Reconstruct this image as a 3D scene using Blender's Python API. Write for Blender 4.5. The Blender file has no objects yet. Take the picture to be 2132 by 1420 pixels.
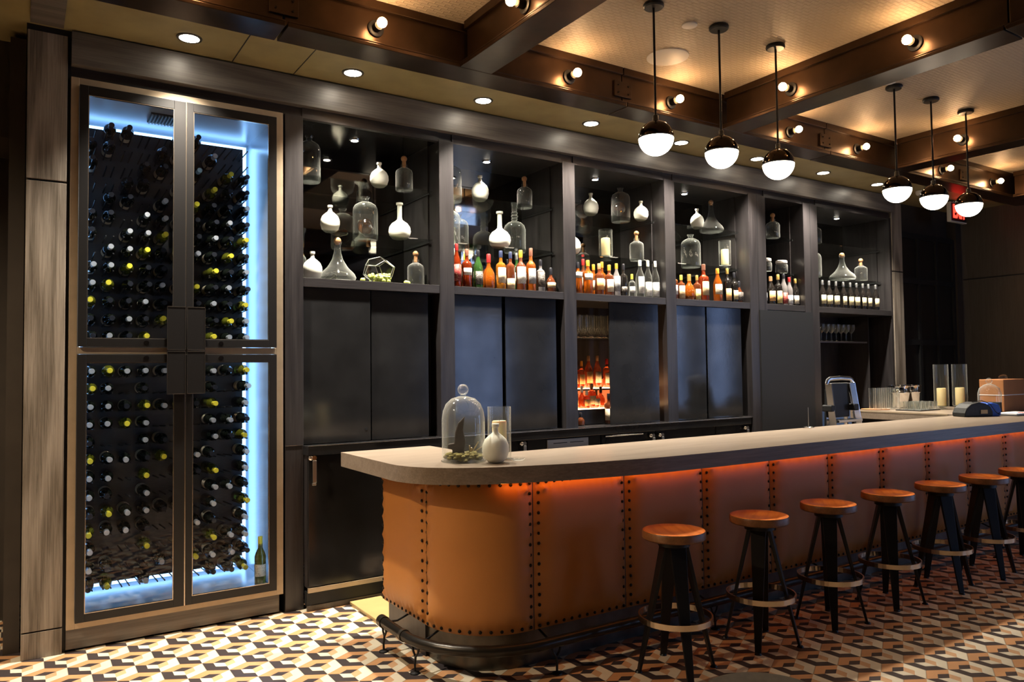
import bpy, bmesh, math, random
from mathutils import Vector, Matrix
random.seed(7)
PI = math.pi
SC = bpy.context.scene
COL = SC.collection

# ------------------------------------------------------------------ camera
def setup_camera():
    f, yaw, pit, rol = 1581.93, 0.57608528, 0.03764569, -0.01202329
    fw = Vector((math.sin(yaw)*math.cos(pit), math.cos(yaw)*math.cos(pit), math.sin(pit)))
    r = Vector((math.cos(yaw), -math.sin(yaw), 0)); u = r.cross(fw)
    c, s = math.cos(rol), math.sin(rol)
    r2 = c*r+s*u; u2 = -s*r+c*u
    cam = bpy.data.cameras.new('camera'); o = bpy.data.objects.new('camera', cam); COL.objects.link(o)
    cam.sensor_width = 36.0; cam.lens = f/2132*36.0; cam.clip_start = 0.05; cam.clip_end = 100
    m = Matrix((r2, u2, -fw)).transposed().to_4x4(); m.translation = Vector((0, 0, 1.6))
    o.matrix_world = m
    SC.camera = o
setup_camera()

# ------------------------------------------------------------------ world, daylight, view
w = bpy.data.worlds.new('world'); SC.world = w; w.use_nodes = True
w.node_tree.nodes['Background'].inputs[0].default_value = (0.40, 0.58, 1.0, 1)
w.node_tree.nodes['Background'].inputs[1].default_value = 2.8
SC.view_settings.view_transform = 'Standard'; SC.view_settings.look = 'None'
SC.view_settings.exposure = 0.85; SC.view_settings.gamma = 1.0
SC.view_settings.use_curve_mapping = False
cy = SC.cycles
cy.use_denoising = True
cy.max_bounces = 8; cy.diffuse_bounces = 3; cy.glossy_bounces = 4
cy.transmission_bounces = 6; cy.transparent_max_bounces = 24
cy.sample_clamp_indirect = 4.0
cy.caustics_reflective = False; cy.caustics_refractive = False
cy.use_adaptive_sampling = True; cy.adaptive_threshold = 0.02

P_SOFFIT, P_PUCK, P_ROOM = 350.0, 44.0, 330.0
E_PENDANT, E_BULB, E_LED, E_BARLED, E_STEP = 10.0, 75.0, 4.5, 4.5, 7.0

def spot(name, loc, power, col, ang, blend, size, parent=None, rot=(0, 0, 0)):
    l = bpy.data.lights.new(name, 'SPOT'); l.energy = power; l.color = col
    l.spot_size = math.radians(ang); l.spot_blend = blend; l.shadow_soft_size = size
    o = bpy.data.objects.new(name, l); COL.objects.link(o); o.location = loc; o.rotation_euler = rot
    if parent: o.parent = parent
    return o
def portal(loc, rot, sx, sy):
    l = bpy.data.lights.new('window_daylight', 'AREA'); l.shape = 'RECTANGLE'; l.size = sx; l.size_y = sy
    l.cycles.is_portal = True
    o = bpy.data.objects.new('window_daylight', l); COL.objects.link(o); o.location = loc; o.rotation_euler = rot
portal((9.0, -4.98, 1.55), (PI/2, 0, 0), 1.5, 2.7)
for ya, yb in ((-3.95, -3.2), (-0.75, -0.05), (0.5, 1.1)):
    portal((10.58, (ya+yb)/2, 1.55), (0, PI/2, 0), 2.7, yb-ya)

# ------------------------------------------------------------------ materials
def mat(name):
    m = bpy.data.materials.new(name); m.use_nodes = True
    return m, m.node_tree, m.node_tree.nodes['Principled BSDF']
def pm(name, col, rough=0.5, metal=0.0, bump=0.0, bscale=60, var=0.0, vscale=8, trans=0.0, ior=1.45, coat=0.0, emis=None, es=0.0, sss=0.0):
    m, t, p = mat(name)
    p.inputs['Base Color'].default_value = (*col, 1); p.inputs['Roughness'].default_value = rough
    p.inputs['Metallic'].default_value = metal; p.inputs['IOR'].default_value = ior
    p.inputs['Transmission Weight'].default_value = trans; p.inputs['Coat Weight'].default_value = coat
    if sss: p.inputs['Subsurface Weight'].default_value = sss; p.inputs['Subsurface Scale'].default_value = 0.02
    if emis: p.inputs['Emission Color'].default_value = (*emis, 1); p.inputs['Emission Strength'].default_value = es
    if var or bump:
        tc = t.nodes.new('ShaderNodeTexCoord')
    if var:
        n = t.nodes.new('ShaderNodeTexNoise'); n.inputs['Scale'].default_value = vscale; n.inputs['Detail'].default_value = 6
        t.links.new(tc.outputs['Object'], n.inputs['Vector'])
        mr = t.nodes.new('ShaderNodeMapRange'); mr.inputs['From Min'].default_value = .3; mr.inputs['From Max'].default_value = .7
        mr.inputs['To Min'].default_value = 1-var; mr.inputs['To Max'].default_value = 1+var
        mx = t.nodes.new('ShaderNodeVectorMath'); mx.operation = 'SCALE'; mx.inputs[0].default_value = col
        t.links.new(n.outputs['Fac'], mr.inputs['Value']); t.links.new(mr.outputs[0], mx.inputs['Scale'])
        t.links.new(mx.outputs[0], p.inputs['Base Color'])
    if bump:
        n2 = t.nodes.new('ShaderNodeTexNoise'); n2.inputs['Scale'].default_value = bscale; n2.inputs['Detail'].default_value = 3
        t.links.new(tc.outputs['Object'], n2.inputs['Vector'])
        b = t.nodes.new('ShaderNodeBump'); b.inputs['Strength'].default_value = bump; b.inputs['Distance'].default_value = 0.004
        t.links.new(n2.outputs['Fac'], b.inputs['Height']); t.links.new(b.outputs[0], p.inputs['Normal'])
    return m
def wood(name, c1, c2, axis, rough=0.5, scale=1.0, cath=0.35, coat=0.0):
    m, t, p = mat(name)
    tc = t.nodes.new('ShaderNodeTexCoord'); mp = t.nodes.new('ShaderNodeMapping')
    s = [36*scale]*3; s[axis] = 1.1*scale; mp.inputs['Scale'].default_value = s
    t.links.new(tc.outputs['Object'], mp.inputs['Vector'])
    n = t.nodes.new('ShaderNodeTexNoise'); n.inputs['Scale'].default_value = 3.0; n.inputs['Detail'].default_value = 7; n.inputs['Roughness'].default_value = .65
    n.inputs['Distortion'].default_value = .4
    t.links.new(mp.outputs[0], n.inputs['Vector'])
    mp2 = t.nodes.new('ShaderNodeMapping'); s2 = [6*scale]*3; s2[axis] = 0.55*scale; mp2.inputs['Scale'].default_value = s2
    t.links.new(tc.outputs['Object'], mp2.inputs['Vector'])
    n2 = t.nodes.new('ShaderNodeTexNoise'); n2.inputs['Scale'].default_value = 1.0; n2.inputs['Detail'].default_value = 1.5
    t.links.new(mp2.outputs[0], n2.inputs['Vector'])
    mu = t.nodes.new('ShaderNodeMath'); mu.operation = 'MULTIPLY'; mu.inputs[1].default_value = 30
    t.links.new(n2.outputs['Fac'], mu.inputs[0])
    si = t.nodes.new('ShaderNodeMath'); si.operation = 'SINE'; t.links.new(mu.outputs[0], si.inputs[0])
    ma = t.nodes.new('ShaderNodeMath'); ma.operation = 'MULTIPLY_ADD'; ma.inputs[1].default_value = cath*.5; t.links.new(si.outputs[0], ma.inputs[0])
    t.links.new(n.outputs['Fac'], ma.inputs[2])
    mr = t.nodes.new('ShaderNodeMapRange'); mr.inputs['From Min'].default_value = .25; mr.inputs['From Max'].default_value = .75
    t.links.new(ma.outputs[0], mr.inputs['Value'])
    mx = t.nodes.new('ShaderNodeMix'); mx.data_type = 'RGBA'
    mx.inputs['A'].default_value = (*c1, 1); mx.inputs['B'].default_value = (*c2, 1)
    t.links.new(mr.outputs[0], mx.inputs['Factor']); t.links.new(mx.outputs['Result'], p.inputs['Base Color'])
    b = t.nodes.new('ShaderNodeBump'); b.inputs['Strength'].default_value = .15; b.inputs['Distance'].default_value = .003
    t.links.new(n.outputs['Fac'], b.inputs['Height']); t.links.new(b.outputs[0], p.inputs['Normal'])
    p.inputs['Roughness'].default_value = rough; p.inputs['Coat Weight'].default_value = coat
    return m
def thin_glass(name, tint=(1, 1, 1), base=0.03, gain=1.0, rough=0.0, rim_glint=0.0):
    m = bpy.data.materials.new(name); m.use_nodes = True; t = m.node_tree; t.nodes.clear()
    out = t.nodes.new('ShaderNodeOutputMaterial'); tr = t.nodes.new('ShaderNodeBsdfTransparent'); tr.inputs[0].default_value = (*tint, 1)
    g = t.nodes.new('ShaderNodeBsdfGlossy'); g.inputs['Roughness'].default_value = rough
    lw = t.nodes.new('ShaderNodeLayerWeight'); lw.inputs['Blend'].default_value = .5
    pw = t.nodes.new('ShaderNodeMath'); pw.operation = 'POWER'; pw.inputs[1].default_value = 2.6; t.links.new(lw.outputs['Facing'], pw.inputs[0])
    ma = t.nodes.new('ShaderNodeMath'); ma.operation = 'MULTIPLY_ADD'; ma.inputs[1].default_value = gain; ma.inputs[2].default_value = base; ma.use_clamp = True
    t.links.new(pw.outputs[0], ma.inputs[0])
    if rim_glint:  # whitish diffuse colour, strongest at the rims, stands in for bright refracted light
        d = t.nodes.new('ShaderNodeBsdfTranslucent'); d.inputs[0].default_value = (.85, .85, .80, 1)
        d2 = t.nodes.new('ShaderNodeBsdfDiffuse'); d2.inputs[0].default_value = (.85, .85, .80, 1)
        dd = t.nodes.new('ShaderNodeMixShader'); t.links.new(d.outputs[0], dd.inputs[1]); t.links.new(d2.outputs[0], dd.inputs[2])
        gm = t.nodes.new('ShaderNodeMixShader'); gm.inputs[0].default_value = rim_glint; t.links.new(g.outputs[0], gm.inputs[1]); t.links.new(dd.outputs[0], gm.inputs[2]); g = gm
    mx = t.nodes.new('ShaderNodeMixShader'); t.links.new(ma.outputs[0], mx.inputs[0]); t.links.new(tr.outputs[0], mx.inputs[1]); t.links.new(g.outputs[0], mx.inputs[2])
    t.links.new(mx.outputs[0], out.inputs[0])
    return m
def emit(name, col, s):
    m = bpy.data.materials.new(name); m.use_nodes = True; t = m.node_tree; t.nodes.clear()
    out = t.nodes.new('ShaderNodeOutputMaterial'); e = t.nodes.new('ShaderNodeEmission')
    e.inputs[0].default_value = (*col, 1); e.inputs[1].default_value = s; t.links.new(e.outputs[0], out.inputs[0])
    return m

def floor_mat():
    m, t, p = mat('hexagon_cube_tile'); L = t.links
    def M(op, a, b=None, c=None):
        n = t.nodes.new('ShaderNodeMath'); n.operation = op
        for i, v in enumerate((a, b, c)):
            if v is None: continue
            if isinstance(v, (int, float)): n.inputs[i].default_value = v
            else: L.new(v, n.inputs[i])
        return n.outputs[0]
    tc = t.nodes.new('ShaderNodeTexCoord'); sp = t.nodes.new('ShaderNodeSeparateXYZ'); L.new(tc.outputs['Object'], sp.inputs[0])
    a = 0.209; h = a*math.sqrt(3); R = a/math.sqrt(3)
    x = M('SUBTRACT', sp.outputs[0], 1.599-a/2 - 100*a); y = M('SUBTRACT', sp.outputs[1], 4.815-h/2-100*h)
    ax = M('SUBTRACT', M('MODULO', x, a), a/2); ay = M('SUBTRACT', M('MODULO', y, h), h/2)
    x2 = M('ADD', x, a/2); y2 = M('ADD', y, h/2)
    bx = M('SUBTRACT', M('MODULO', x2, a), a/2); by = M('SUBTRACT', M('MODULO', y2, h), h/2)
    da = M('ADD', M('MULTIPLY', ax, ax), M('MULTIPLY', ay, ay)); db = M('ADD', M('MULTIPLY', bx, bx), M('MULTIPLY', by, by))
    sel = M('LESS_THAN', db, da)
    def mixf(f, u, v): return M('ADD', M('MULTIPLY', u, M('SUBTRACT', 1.0, f)), M('MULTIPLY', v, f))
    cx = mixf(sel, ax, bx); cyy = mixf(sel, ay, by)
    # id of the hexagon (its centre)
    idx = M('SUBTRACT', x, cx); idy = M('SUBTRACT', y, cyy)
    # projections on the three rhombus bisectors (90, 210, 330 degrees)
    def pq(ang):
        c, s = math.cos(math.radians(ang)), math.sin(math.radians(ang))
        pp = M('ADD', M('MULTIPLY', cx, c), M('MULTIPLY', cyy, s))
        qq = M('ADD', M('MULTIPLY', cx, -s), M('MULTIPLY', cyy, c))
        return pp, M('ABSOLUTE', qq)
    P = [pq(90), pq(210), pq(330)]
    m01 = M('GREATER_THAN', P[0][0], P[1][0]); m02 = M('GREATER_THAN', P[0][0], P[2][0]); m12 = M('GREATER_THAN', P[1][0], P[2][0])
    isP = M('MULTIPLY', m01, m02); isD = M('MULTIPLY', M('SUBTRACT', 1.0, m01), m12); isC = M('SUBTRACT', 1.0, M('ADD', isP, isD))
    def ab(k): return M('DIVIDE', M('ADD', P[k][0], M('MULTIPLY', P[k][1], 0.57735)), R)
    mxv = M('ADD', M('ADD', M('MULTIPLY', ab(0), isP), M('MULTIPLY', ab(1), isD)), M('MULTIPLY', ab(2), isC))
    small = M('LESS_THAN', mxv, 0.5)
    grout = M('GREATER_THAN', mxv, 0.972)
    cream = (.62, .555, .43); peach = (.50, .26, .12); dark = (.040, .030, .030); peach2 = (.52, .31, .17)
    def V(col):
        n = t.nodes.new('ShaderNodeCombineXYZ')
        for i in range(3): n.inputs[i].default_value = col[i]
        return n.outputs[0]
    def VS(v, f):
        n = t.nodes.new('ShaderNodeVectorMath'); n.operation = 'SCALE'; L.new(v, n.inputs[0]); L.new(f, n.inputs['Scale']); return n.outputs[0]
    def VA(u, v):
        n = t.nodes.new('ShaderNodeVectorMath'); n.operation = 'ADD'; L.new(u, n.inputs[0]); L.new(v, n.inputs[1]); return n.outputs[0]
    big = VA(VA(VS(V(peach), isP), VS(V(dark), isD)), VS(V(cream), isC))
    sm = VA(VA(VS(V(dark), isP), VS(V(cream), isD)), VS(V(peach2), isC))
    base = VA(VS(big, M('SUBTRACT', 1.0, small)), VS(sm, small))
    cv = t.nodes.new('ShaderNodeCombineXYZ'); L.new(idx, cv.inputs[0]); L.new(idy, cv.inputs[1])
    wn = t.nodes.new('ShaderNodeTexWhiteNoise'); wn.noise_dimensions = '2D'
    rd = t.nodes.new('ShaderNodeVectorMath'); rd.operation = 'SCALE'; rd.inputs['Scale'].default_value = 20; L.new(cv.outputs[0], rd.inputs[0])
    rr = t.nodes.new('ShaderNodeVectorMath'); rr.operation = 'FLOOR'; L.new(rd.outputs[0], rr.inputs[0]); L.new(rr.outputs[0], wn.inputs['Vector'])
    ns = t.nodes.new('ShaderNodeTexNoise'); ns.inputs['Scale'].default_value = 9; ns.inputs['Detail'].default_value = 5; L.new(tc.outputs['Object'], ns.inputs['Vector'])
    f = M('ADD', M('MULTIPLY', wn.outputs['Value'], .22), M('MULTIPLY', ns.outputs['Fac'], .35)); f = M('ADD', f, .70)
    f = M('MULTIPLY', f, M('SUBTRACT', 1.0, M('MULTIPLY', grout, .35)))
    L.new(VS(base, f), p.inputs['Base Color'])
    p.inputs['Roughness'].default_value = .42; p.inputs['Specular IOR Level'].default_value = .4
    bp = t.nodes.new('ShaderNodeBump'); bp.inputs['Strength'].default_value = .25; bp.inputs['Distance'].default_value = .002
    L.new(M('SUBTRACT', 1.0, grout), bp.inputs['Height']); L.new(bp.outputs[0], p.inputs['Normal'])
    return m

def ceil_mat():
    m, t, p = mat('embossed_ceiling_paper')
    p.inputs['Base Color'].default_value = (.52, .43, .31, 1); p.inputs['Roughness'].default_value = .55
    tc = t.nodes.new('ShaderNodeTexCoord'); b = t.nodes.new('ShaderNodeTexBrick')
    b.inputs['Scale'].default_value = 1.0; b.inputs['Brick Width'].default_value = .07; b.inputs['Row Height'].default_value = .030; b.inputs['Mortar Size'].default_value = .006; b.inputs['Mortar Smooth'].default_value = .6
    t.links.new(tc.outputs['Object'], b.inputs['Vector'])
    bp = t.nodes.new('ShaderNodeBump'); bp.inputs['Strength'].default_value = .9; bp.inputs['Distance'].default_value = .006
    t.links.new(b.outputs['Fac'], bp.inputs['Height']); t.links.new(bp.outputs[0], p.inputs['Normal'])
    return m
def leather_mat():
    m, t, p = mat('tan_leather')
    tc = t.nodes.new('ShaderNodeTexCoord')
    n = t.nodes.new('ShaderNodeTexNoise'); n.inputs['Scale'].default_value = 3.5; n.inputs['Detail'].default_value = 8; t.links.new(tc.outputs['Object'], n.inputs['Vector'])
    mx = t.nodes.new('ShaderNodeMix'); mx.data_type = 'RGBA'; mx.inputs['A'].default_value = (.38, .145, .028, 1); mx.inputs['B'].default_value = (.49, .195, .042, 1)
    t.links.new(n.outputs['Fac'], mx.inputs['Factor']); t.links.new(mx.outputs['Result'], p.inputs['Base Color'])
    v = t.nodes.new('ShaderNodeTexVoronoi'); v.inputs['Scale'].default_value = 260; t.links.new(tc.outputs['Object'], v.inputs['Vector'])
    bp = t.nodes.new('ShaderNodeBump'); bp.inputs['Strength'].default_value = .12; bp.inputs['Distance'].default_value = .002
    t.links.new(v.outputs['Distance'], bp.inputs['Height']); t.links.new(bp.outputs[0], p.inputs['Normal'])
    p.inputs['Roughness'].default_value = .48
    return m
def label_mat(name, col, ink, bands):
    m, t, p = mat(name); L = t.links
    tc = t.nodes.new('ShaderNodeTexCoord'); sp = t.nodes.new('ShaderNodeSeparateXYZ'); L.new(tc.outputs['Object'], sp.inputs[0])
    n = t.nodes.new('ShaderNodeTexNoise'); n.inputs['Scale'].default_value = 1; mp = t.nodes.new('ShaderNodeMapping'); mp.inputs['Scale'].default_value = (70, 70, bands)
    L.new(tc.outputs['Object'], mp.inputs['Vector']); L.new(mp.outputs[0], n.inputs['Vector'])
    gt = t.nodes.new('ShaderNodeMath'); gt.operation = 'GREATER_THAN'; gt.inputs[1].default_value = .60; L.new(n.outputs['Fac'], gt.inputs[0])
    mu = t.nodes.new('ShaderNodeMath'); mu.operation = 'MULTIPLY'; mu.inputs[1].default_value = .7; L.new(gt.outputs[0], mu.inputs[0])
    mx = t.nodes.new('ShaderNodeMix'); mx.data_type = 'RGBA'; mx.inputs['A'].default_value = (*col, 1); mx.inputs['B'].default_value = (*ink, 1)
    L.new(mu.outputs[0], mx.inputs['Factor']); L.new(mx.outputs['Result'], p.inputs['Base Color']); p.inputs['Roughness'].default_value = .6
    return m

MT = {}
MT['floor'] = floor_mat(); MT['ceil'] = ceil_mat(); MT['leather'] = leather_mat()
MT['soffit'] = pm('olive_gold_paint', (.30, .245, .115), .5, var=.12, vscale=5, bump=.15)
MT['wgrey'] = wood('grey_oak', (.10, .080, .060), (.30, .255, .21), 2, .42, cath=.3)
MT['wgreyx'] = wood('grey_oak_horizontal', (.085, .074, .066), (.165, .145, .128), 0, .38)
MT['wtop'] = wood('bar_top_wood', (.155, .118, .088), (.27, .215, .168), 0, .33, cath=.12)
MT['wtop'].node_tree.nodes['Principled BSDF'].inputs['Specular IOR Level'].default_value = .22
MT['wdark'] = wood('dark_stained_oak', (.014, .012, .013), (.034, .030, .031), 2, .32, cath=.2)
MT['wdarkx'] = wood('dark_stained_oak_horizontal', (.016, .014, .015), (.038, .034, .035), 0, .30, cath=.2)
MT['panel'] = pm('black_steel_panel', (.042, .042, .045), .12, .65, bump=.03, bscale=30, var=.2, vscale=5)
MT['black'] = pm('matte_black', (.010, .010, .011), .5)
MT['bronze'] = pm('dark_bronze', (.050, .027, .014), .30, .7, bump=.1, bscale=12, var=.35, vscale=4)
MT['bronzeb'] = pm('blackened_metal', (.11, .10, .085), .32, .85, bump=.06, bscale=15, var=.4, vscale=6)
MT['rail'] = pm('blackened_tube', (.030, .026, .022), .30, .6, bump=.1, bscale=15)
MT['nail'] = pm('nail_head_bronze', (.025, .018, .014), .35, .8)
MT['beige'] = pm('champagne_metal', (.46, .36, .25), .38, .35, var=.08, vscale=10)
MT['door'] = pm('black_anodised', (.010, .009, .009), .35, .0)
MT['edge'] = pm('polished_edge', (.70, .60, .50), .25, 1.0)
MT['chrome'] = pm('chrome', (.82, .80, .78), .10, 1.0)
MT['brush'] = pm('brushed_steel', (.55, .53, .50), .28, 1.0, bump=.05)
MT['rack'] = pm('graphite_panel', (.13, .135, .145), .45, .2, var=.2, vscale=7)
MT['inner'] = pm('pale_grey_liner', (.38, .42, .47), .30, .3)
MT['glass'] = thin_glass('clear_glass', (.97, .985, .975), .03, .7)
MT['pane'] = thin_glass('door_glass', (.97, .98, 1.0), .025, .6)
MT['shelfglass'] = thin_glass('green_edge_glass', (.95, .98, .965), .03, .8)
MT['vessel'] = thin_glass('vessel_glass', (.955, .965, .95), .06, .95, .06, .45)
MT['amberglass'] = thin_glass('amber_glass', (.85, .45, .12), .12, .8)
MT['mirror'] = pm('smoked_mirror', (.30, .29, .27), .03, 1.0)
MT['frost'] = pm('frosted_white_glass', (.80, .80, .70), .55, trans=.0, sss=.0)
MT['cork'] = pm('cork', (.40, .20, .09), .55, var=.2, vscale=40)
MT['wax'] = pm('cream_wax', (.80, .66, .36), .5, sss=.3)
MT['seat'] = wood('cherry_wood_seat', (.50, .115, .020), (.70, .22, .05), 0, .30, scale=1.2, cath=.35, coat=.3)
MT['seatedge'] = wood('seat_edge_wood', (.16, .07, .025), (.26, .12, .05), 0, .40)
MT['leg'] = pm('black_iron', (.012, .012, .013), .42, .3)
MT['opal'] = emit('opal_glass_lit', (1.0, .86, .66), E_PENDANT)
MT['bulb'] = emit('bulb_glow', (1.0, .58, .27), E_BULB)
MT['bulbneck'] = emit('bulb_neck_glow', (1.0, .38, .09), 3.0)
MT['led'] = emit('blue_led', (.27, .56, 1.0), E_LED)
MT['led_added'] = emit('added_blue_led', (.45, .70, 1.0), 4.0)
MT['barled'] = emit('amber_led', (1.0, .26, .03), E_BARLED)
MT['downlens'] = emit('downlight_lens', (1.0, .88, .70), 26.0)
MT['puck'] = emit('puck_lens', (1.0, .93, .80), 14.0)
MT['step'] = emit('lit_step', (1.0, .55, .25), E_STEP)
MT['riser'] = emit('lit_riser', (1.0, .22, .06), .55)
MT['exitred'] = emit('exit_red', (1.0, .035, .02), 2.2)
MT['white'] = pm('white_plastic', (.75, .72, .68), .5)
MT['reflector'] = pm('downlight_reflector', (.85, .82, .78), .2, .6)
MT['wall'] = pm('dark_brown_wall', (.040, .032, .026), .55, var=.15, vscale=6)
MT['wallr'] = wood('brown_wall_panel', (.075, .060, .047), (.115, .094, .075), 2, .5, cath=.1)
MT['rubber'] = pm('black_rubber', (.008, .008, .008), .6, bump=.6, bscale=30)
MT['winedark'] = pm('dark_wine_glass', (.006, .008, .006), .08, 0, coat=.5)
MT['wineolive'] = pm('olive_wine_glass', (.11, .12, .012), .10, 0, trans=.35, coat=.5)
MT['foil_s'] = pm('silver_foil', (.62, .66, .70), .32, .5)
MT['foil_y'] = pm('yellow_foil', (.74, .66, .05), .4)
MT['foil_d'] = pm('dark_foil', (.05, .055, .07), .2, .6)
MT['foil_b'] = pm('pale_blue_foil', (.35, .60, .75), .35, .3)
MT['moss'] = pm('dried_moss', (.16, .13, .03), .9, bump=.8, bscale=80, var=.5, vscale=30)
MT['bark'] = pm('dark_bark', (.035, .018, .010), .8, bump=.6, bscale=40, var=.4, vscale=20)
MT['greenfruit'] = pm('pale_green_fruit', (.50, .56, .12), .5, var=.2, vscale=25)
MT['cardboard'] = pm('brown_cardboard', (.40, .17, .065), .6, var=.06)
MT['plastic'] = thin_glass('cling_film', (.95, .95, .95), .04, 1.0, .15)
MT['paper'] = pm('white_paper', (.80, .80, .80), .7)
MT['bluecloth'] = pm('royal_blue_fabric', (.02, .08, .42), .6, bump=.3)
MT['threshold'] = pm('oak_threshold', (.36, .26, .11), .35, var=.12, vscale=4)
MT['darkseat'] = pm('worn_grey_seat', (.075, .062, .046), .6, bump=.3, var=.25, vscale=30)
MT['alu'] = pm('ladder_aluminium', (.75, .76, .78), .22, 1.0)
MT['bulbglass'] = MT['bulb']

# spirit bottle colours
def liquor(name, col, tr=.35, rough=.06): return pm(name, col, rough, trans=tr, ior=1.36, coat=.6)
LQ = {'amber': liquor('amber_spirit', (.50, .11, .010), .6), 'red': liquor('red_amber_spirit', (.26, .030, .006), .5), 'gold': liquor('golden_spirit', (.55, .20, .02), .6),
      'green': liquor('green_bottle_glass', (.03, .09, .02), .3), 'dark': liquor('near_black_bottle_glass', (.012, .010, .009), .1), 'brown': liquor('dark_brown_spirit', (.12, .030, .010), .2),
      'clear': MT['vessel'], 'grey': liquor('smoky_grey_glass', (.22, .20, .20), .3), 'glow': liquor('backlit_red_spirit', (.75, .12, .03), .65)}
LB = {'cream': label_mat('cream_label', (.80, .70, .52), (.25, .14, .08), 260), 'white': label_mat('white_label', (.86, .85, .80), (.2, .2, .2), 240), 'red': label_mat('red_label', (.26, .02, .02), (.6, .35, .2), 200),
      'dark': label_mat('dark_label', (.05, .04, .035), (.5, .45, .38), 300), 'orange': label_mat('orange_label', (.78, .42, .16), (.3, .1, .04), 220), 'tan': label_mat('tan_label', (.62, .47, .28), (.2, .1, .05), 220),
      'grey': label_mat('grey_label', (.30, .30, .31), (.7, .7, .7), 260), 'yellow': label_mat('yellow_label', (.68, .55, .18), (.15, .2, .3), 220), 'wine': label_mat('pale_wine_label', (.70, .60, .34), (.3, .22, .12), 260)}
CP = {'red': pm('red_cap', (.42, .02, .02), .35), 'black': pm('black_cap', (.015, .015, .02), .3), 'orange': pm('orange_cap', (.75, .28, .03), .35), 'cork': MT['cork'], 'white': pm('white_cap', (.78, .75, .66), .4),
      'yellow': pm('yellow_cap', (.75, .62, .06), .4), 'gold': pm('gold_cap', (.62, .42, .12), .3, .6), 'navy': pm('navy_cap', (.03, .04, .09), .3), 'silver': pm('silver_cap', (.6, .6, .6), .25, .9), 'brown': pm('brown_cap', (.20, .08, .05), .4)}

# ------------------------------------------------------------------ mesh helpers
class MB:
    def __init__(s): s.v = []; s.f = []; s.sm = []
    def add(s, vs, fs, smooth=False):
        o = len(s.v); s.v += [tuple(v) for v in vs]; s.f += [tuple(i+o for i in f) for f in fs]; s.sm += [smooth]*len(fs); return s
    def box(s, x0, x1, y0, y1, z0, z1, M=None):
        vs = [Vector(p) for p in ((x0, y0, z0), (x1, y0, z0), (x1, y1, z0), (x0, y1, z0), (x0, y0, z1), (x1, y0, z1), (x1, y1, z1), (x0, y1, z1))]
        if M is not None: vs = [M @ v for v in vs]
        return s.add(vs, [(0, 3, 2, 1), (4, 5, 6, 7), (0, 1, 5, 4), (1, 2, 6, 5), (2, 3, 7, 6), (3, 0, 4, 7)])
    def lathe(s, prof, n=24, M=None, smooth=True, cap0=True, cap1=True):
        vs = []; fs = []
        for r, z in prof:
            for k in range(n):
                a = 2*PI*k/n; vs.append(Vector((r*math.cos(a), r*math.sin(a), z)))
        for i in range(len(prof)-1):
            for k in range(n):
                k2 = (k+1) % n; fs.append((i*n+k, i*n+k2, (i+1)*n+k2, (i+1)*n+k))
        if cap0: fs.append(tuple(range(n-1, -1, -1)))
        if cap1: fs.append(tuple((len(prof)-1)*n+k for k in range(n)))
        if M is not None: vs = [M @ v for v in vs]
        s.add(vs, fs, smooth)
        return s
    def cyl(s, p0, p1, r0, r1=None, n=16, smooth=True):
        p0 = Vector(p0); p1 = Vector(p1); r1 = r0 if r1 is None else r1
        d = p1-p0; M = Matrix.Translation(p0) @ d.to_track_quat('Z', 'Y').to_matrix().to_4x4()
        return s.lathe([(r0, 0), (r1, d.length)], n, M, smooth)
    def tube(s, pts, r, n=12, closed=False, ry=None):
        pts = [Vector(p) for p in pts]; N = len(pts); vs = []; fs = []
        up = Vector((0, 0, 1))
        for i, p in enumerate(pts):
            if closed: d = pts[(i+1) % N]-pts[i-1]
            else: d = pts[min(i+1, N-1)]-pts[max(i-1, 0)]
            d.normalize(); a = d.cross(up)
            if a.length < 1e-4: a = Vector((1, 0, 0))
            a.normalize(); b = a.cross(d)
            for k in range(n):
                t = 2*PI*k/n; vs.append(p + a*r*math.cos(t) + b*(ry or r)*math.sin(t))
        for i in range(N if closed else N-1):
            j = (i+1) % N
            for k in range(n):
                k2 = (k+1) % n; fs.append((i*n+k, i*n+k2, j*n+k2, j*n+k))
        if not closed:
            fs.append(tuple(range(n-1, -1, -1))); fs.append(tuple((N-1)*n+k for k in range(n)))
        return s.add(vs, fs, True)
    def prism(s, poly, z0, z1, M=None):
        n = len(poly); vs = [Vector((x, y, z0)) for x, y in poly]+[Vector((x, y, z1)) for x, y in poly]
        if M is not None: vs = [M @ v for v in vs]
        fs = [tuple(range(n-1, -1, -1)), tuple(range(n, 2*n))]+[(i, (i+1) % n, (i+1) % n+n, i+n) for i in range(n)]
        return s.add(vs, fs)
    def sphere(s, c, r, n=20, m=12, sc=(1, 1, 1), z0=-1.0, z1=1.0):
        prof = []
        a0 = math.asin(z0); a1 = math.asin(z1)
        for i in range(m+1):
            a = a0+(a1-a0)*i/m; prof.append((max(1e-5, r*math.cos(a)), r*math.sin(a)))
        return s.lathe(prof, n, Matrix.Translation(Vector(c)) @ Matrix.Diagonal((*sc, 1)), True)
    def mesh(s, name, m=None):
        me = bpy.data.meshes.new(name); me.from_pydata(s.v, [], s.f)
        me.polygons.foreach_set('use_smooth', s.sm)
        if m is not None: me.materials.append(m)
        me.update()
        return me
def fixn(me):
    bm = bmesh.new(); bm.from_mesh(me); bmesh.ops.recalc_face_normals(bm, faces=bm.faces); bm.to_mesh(me); bm.free()
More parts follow.
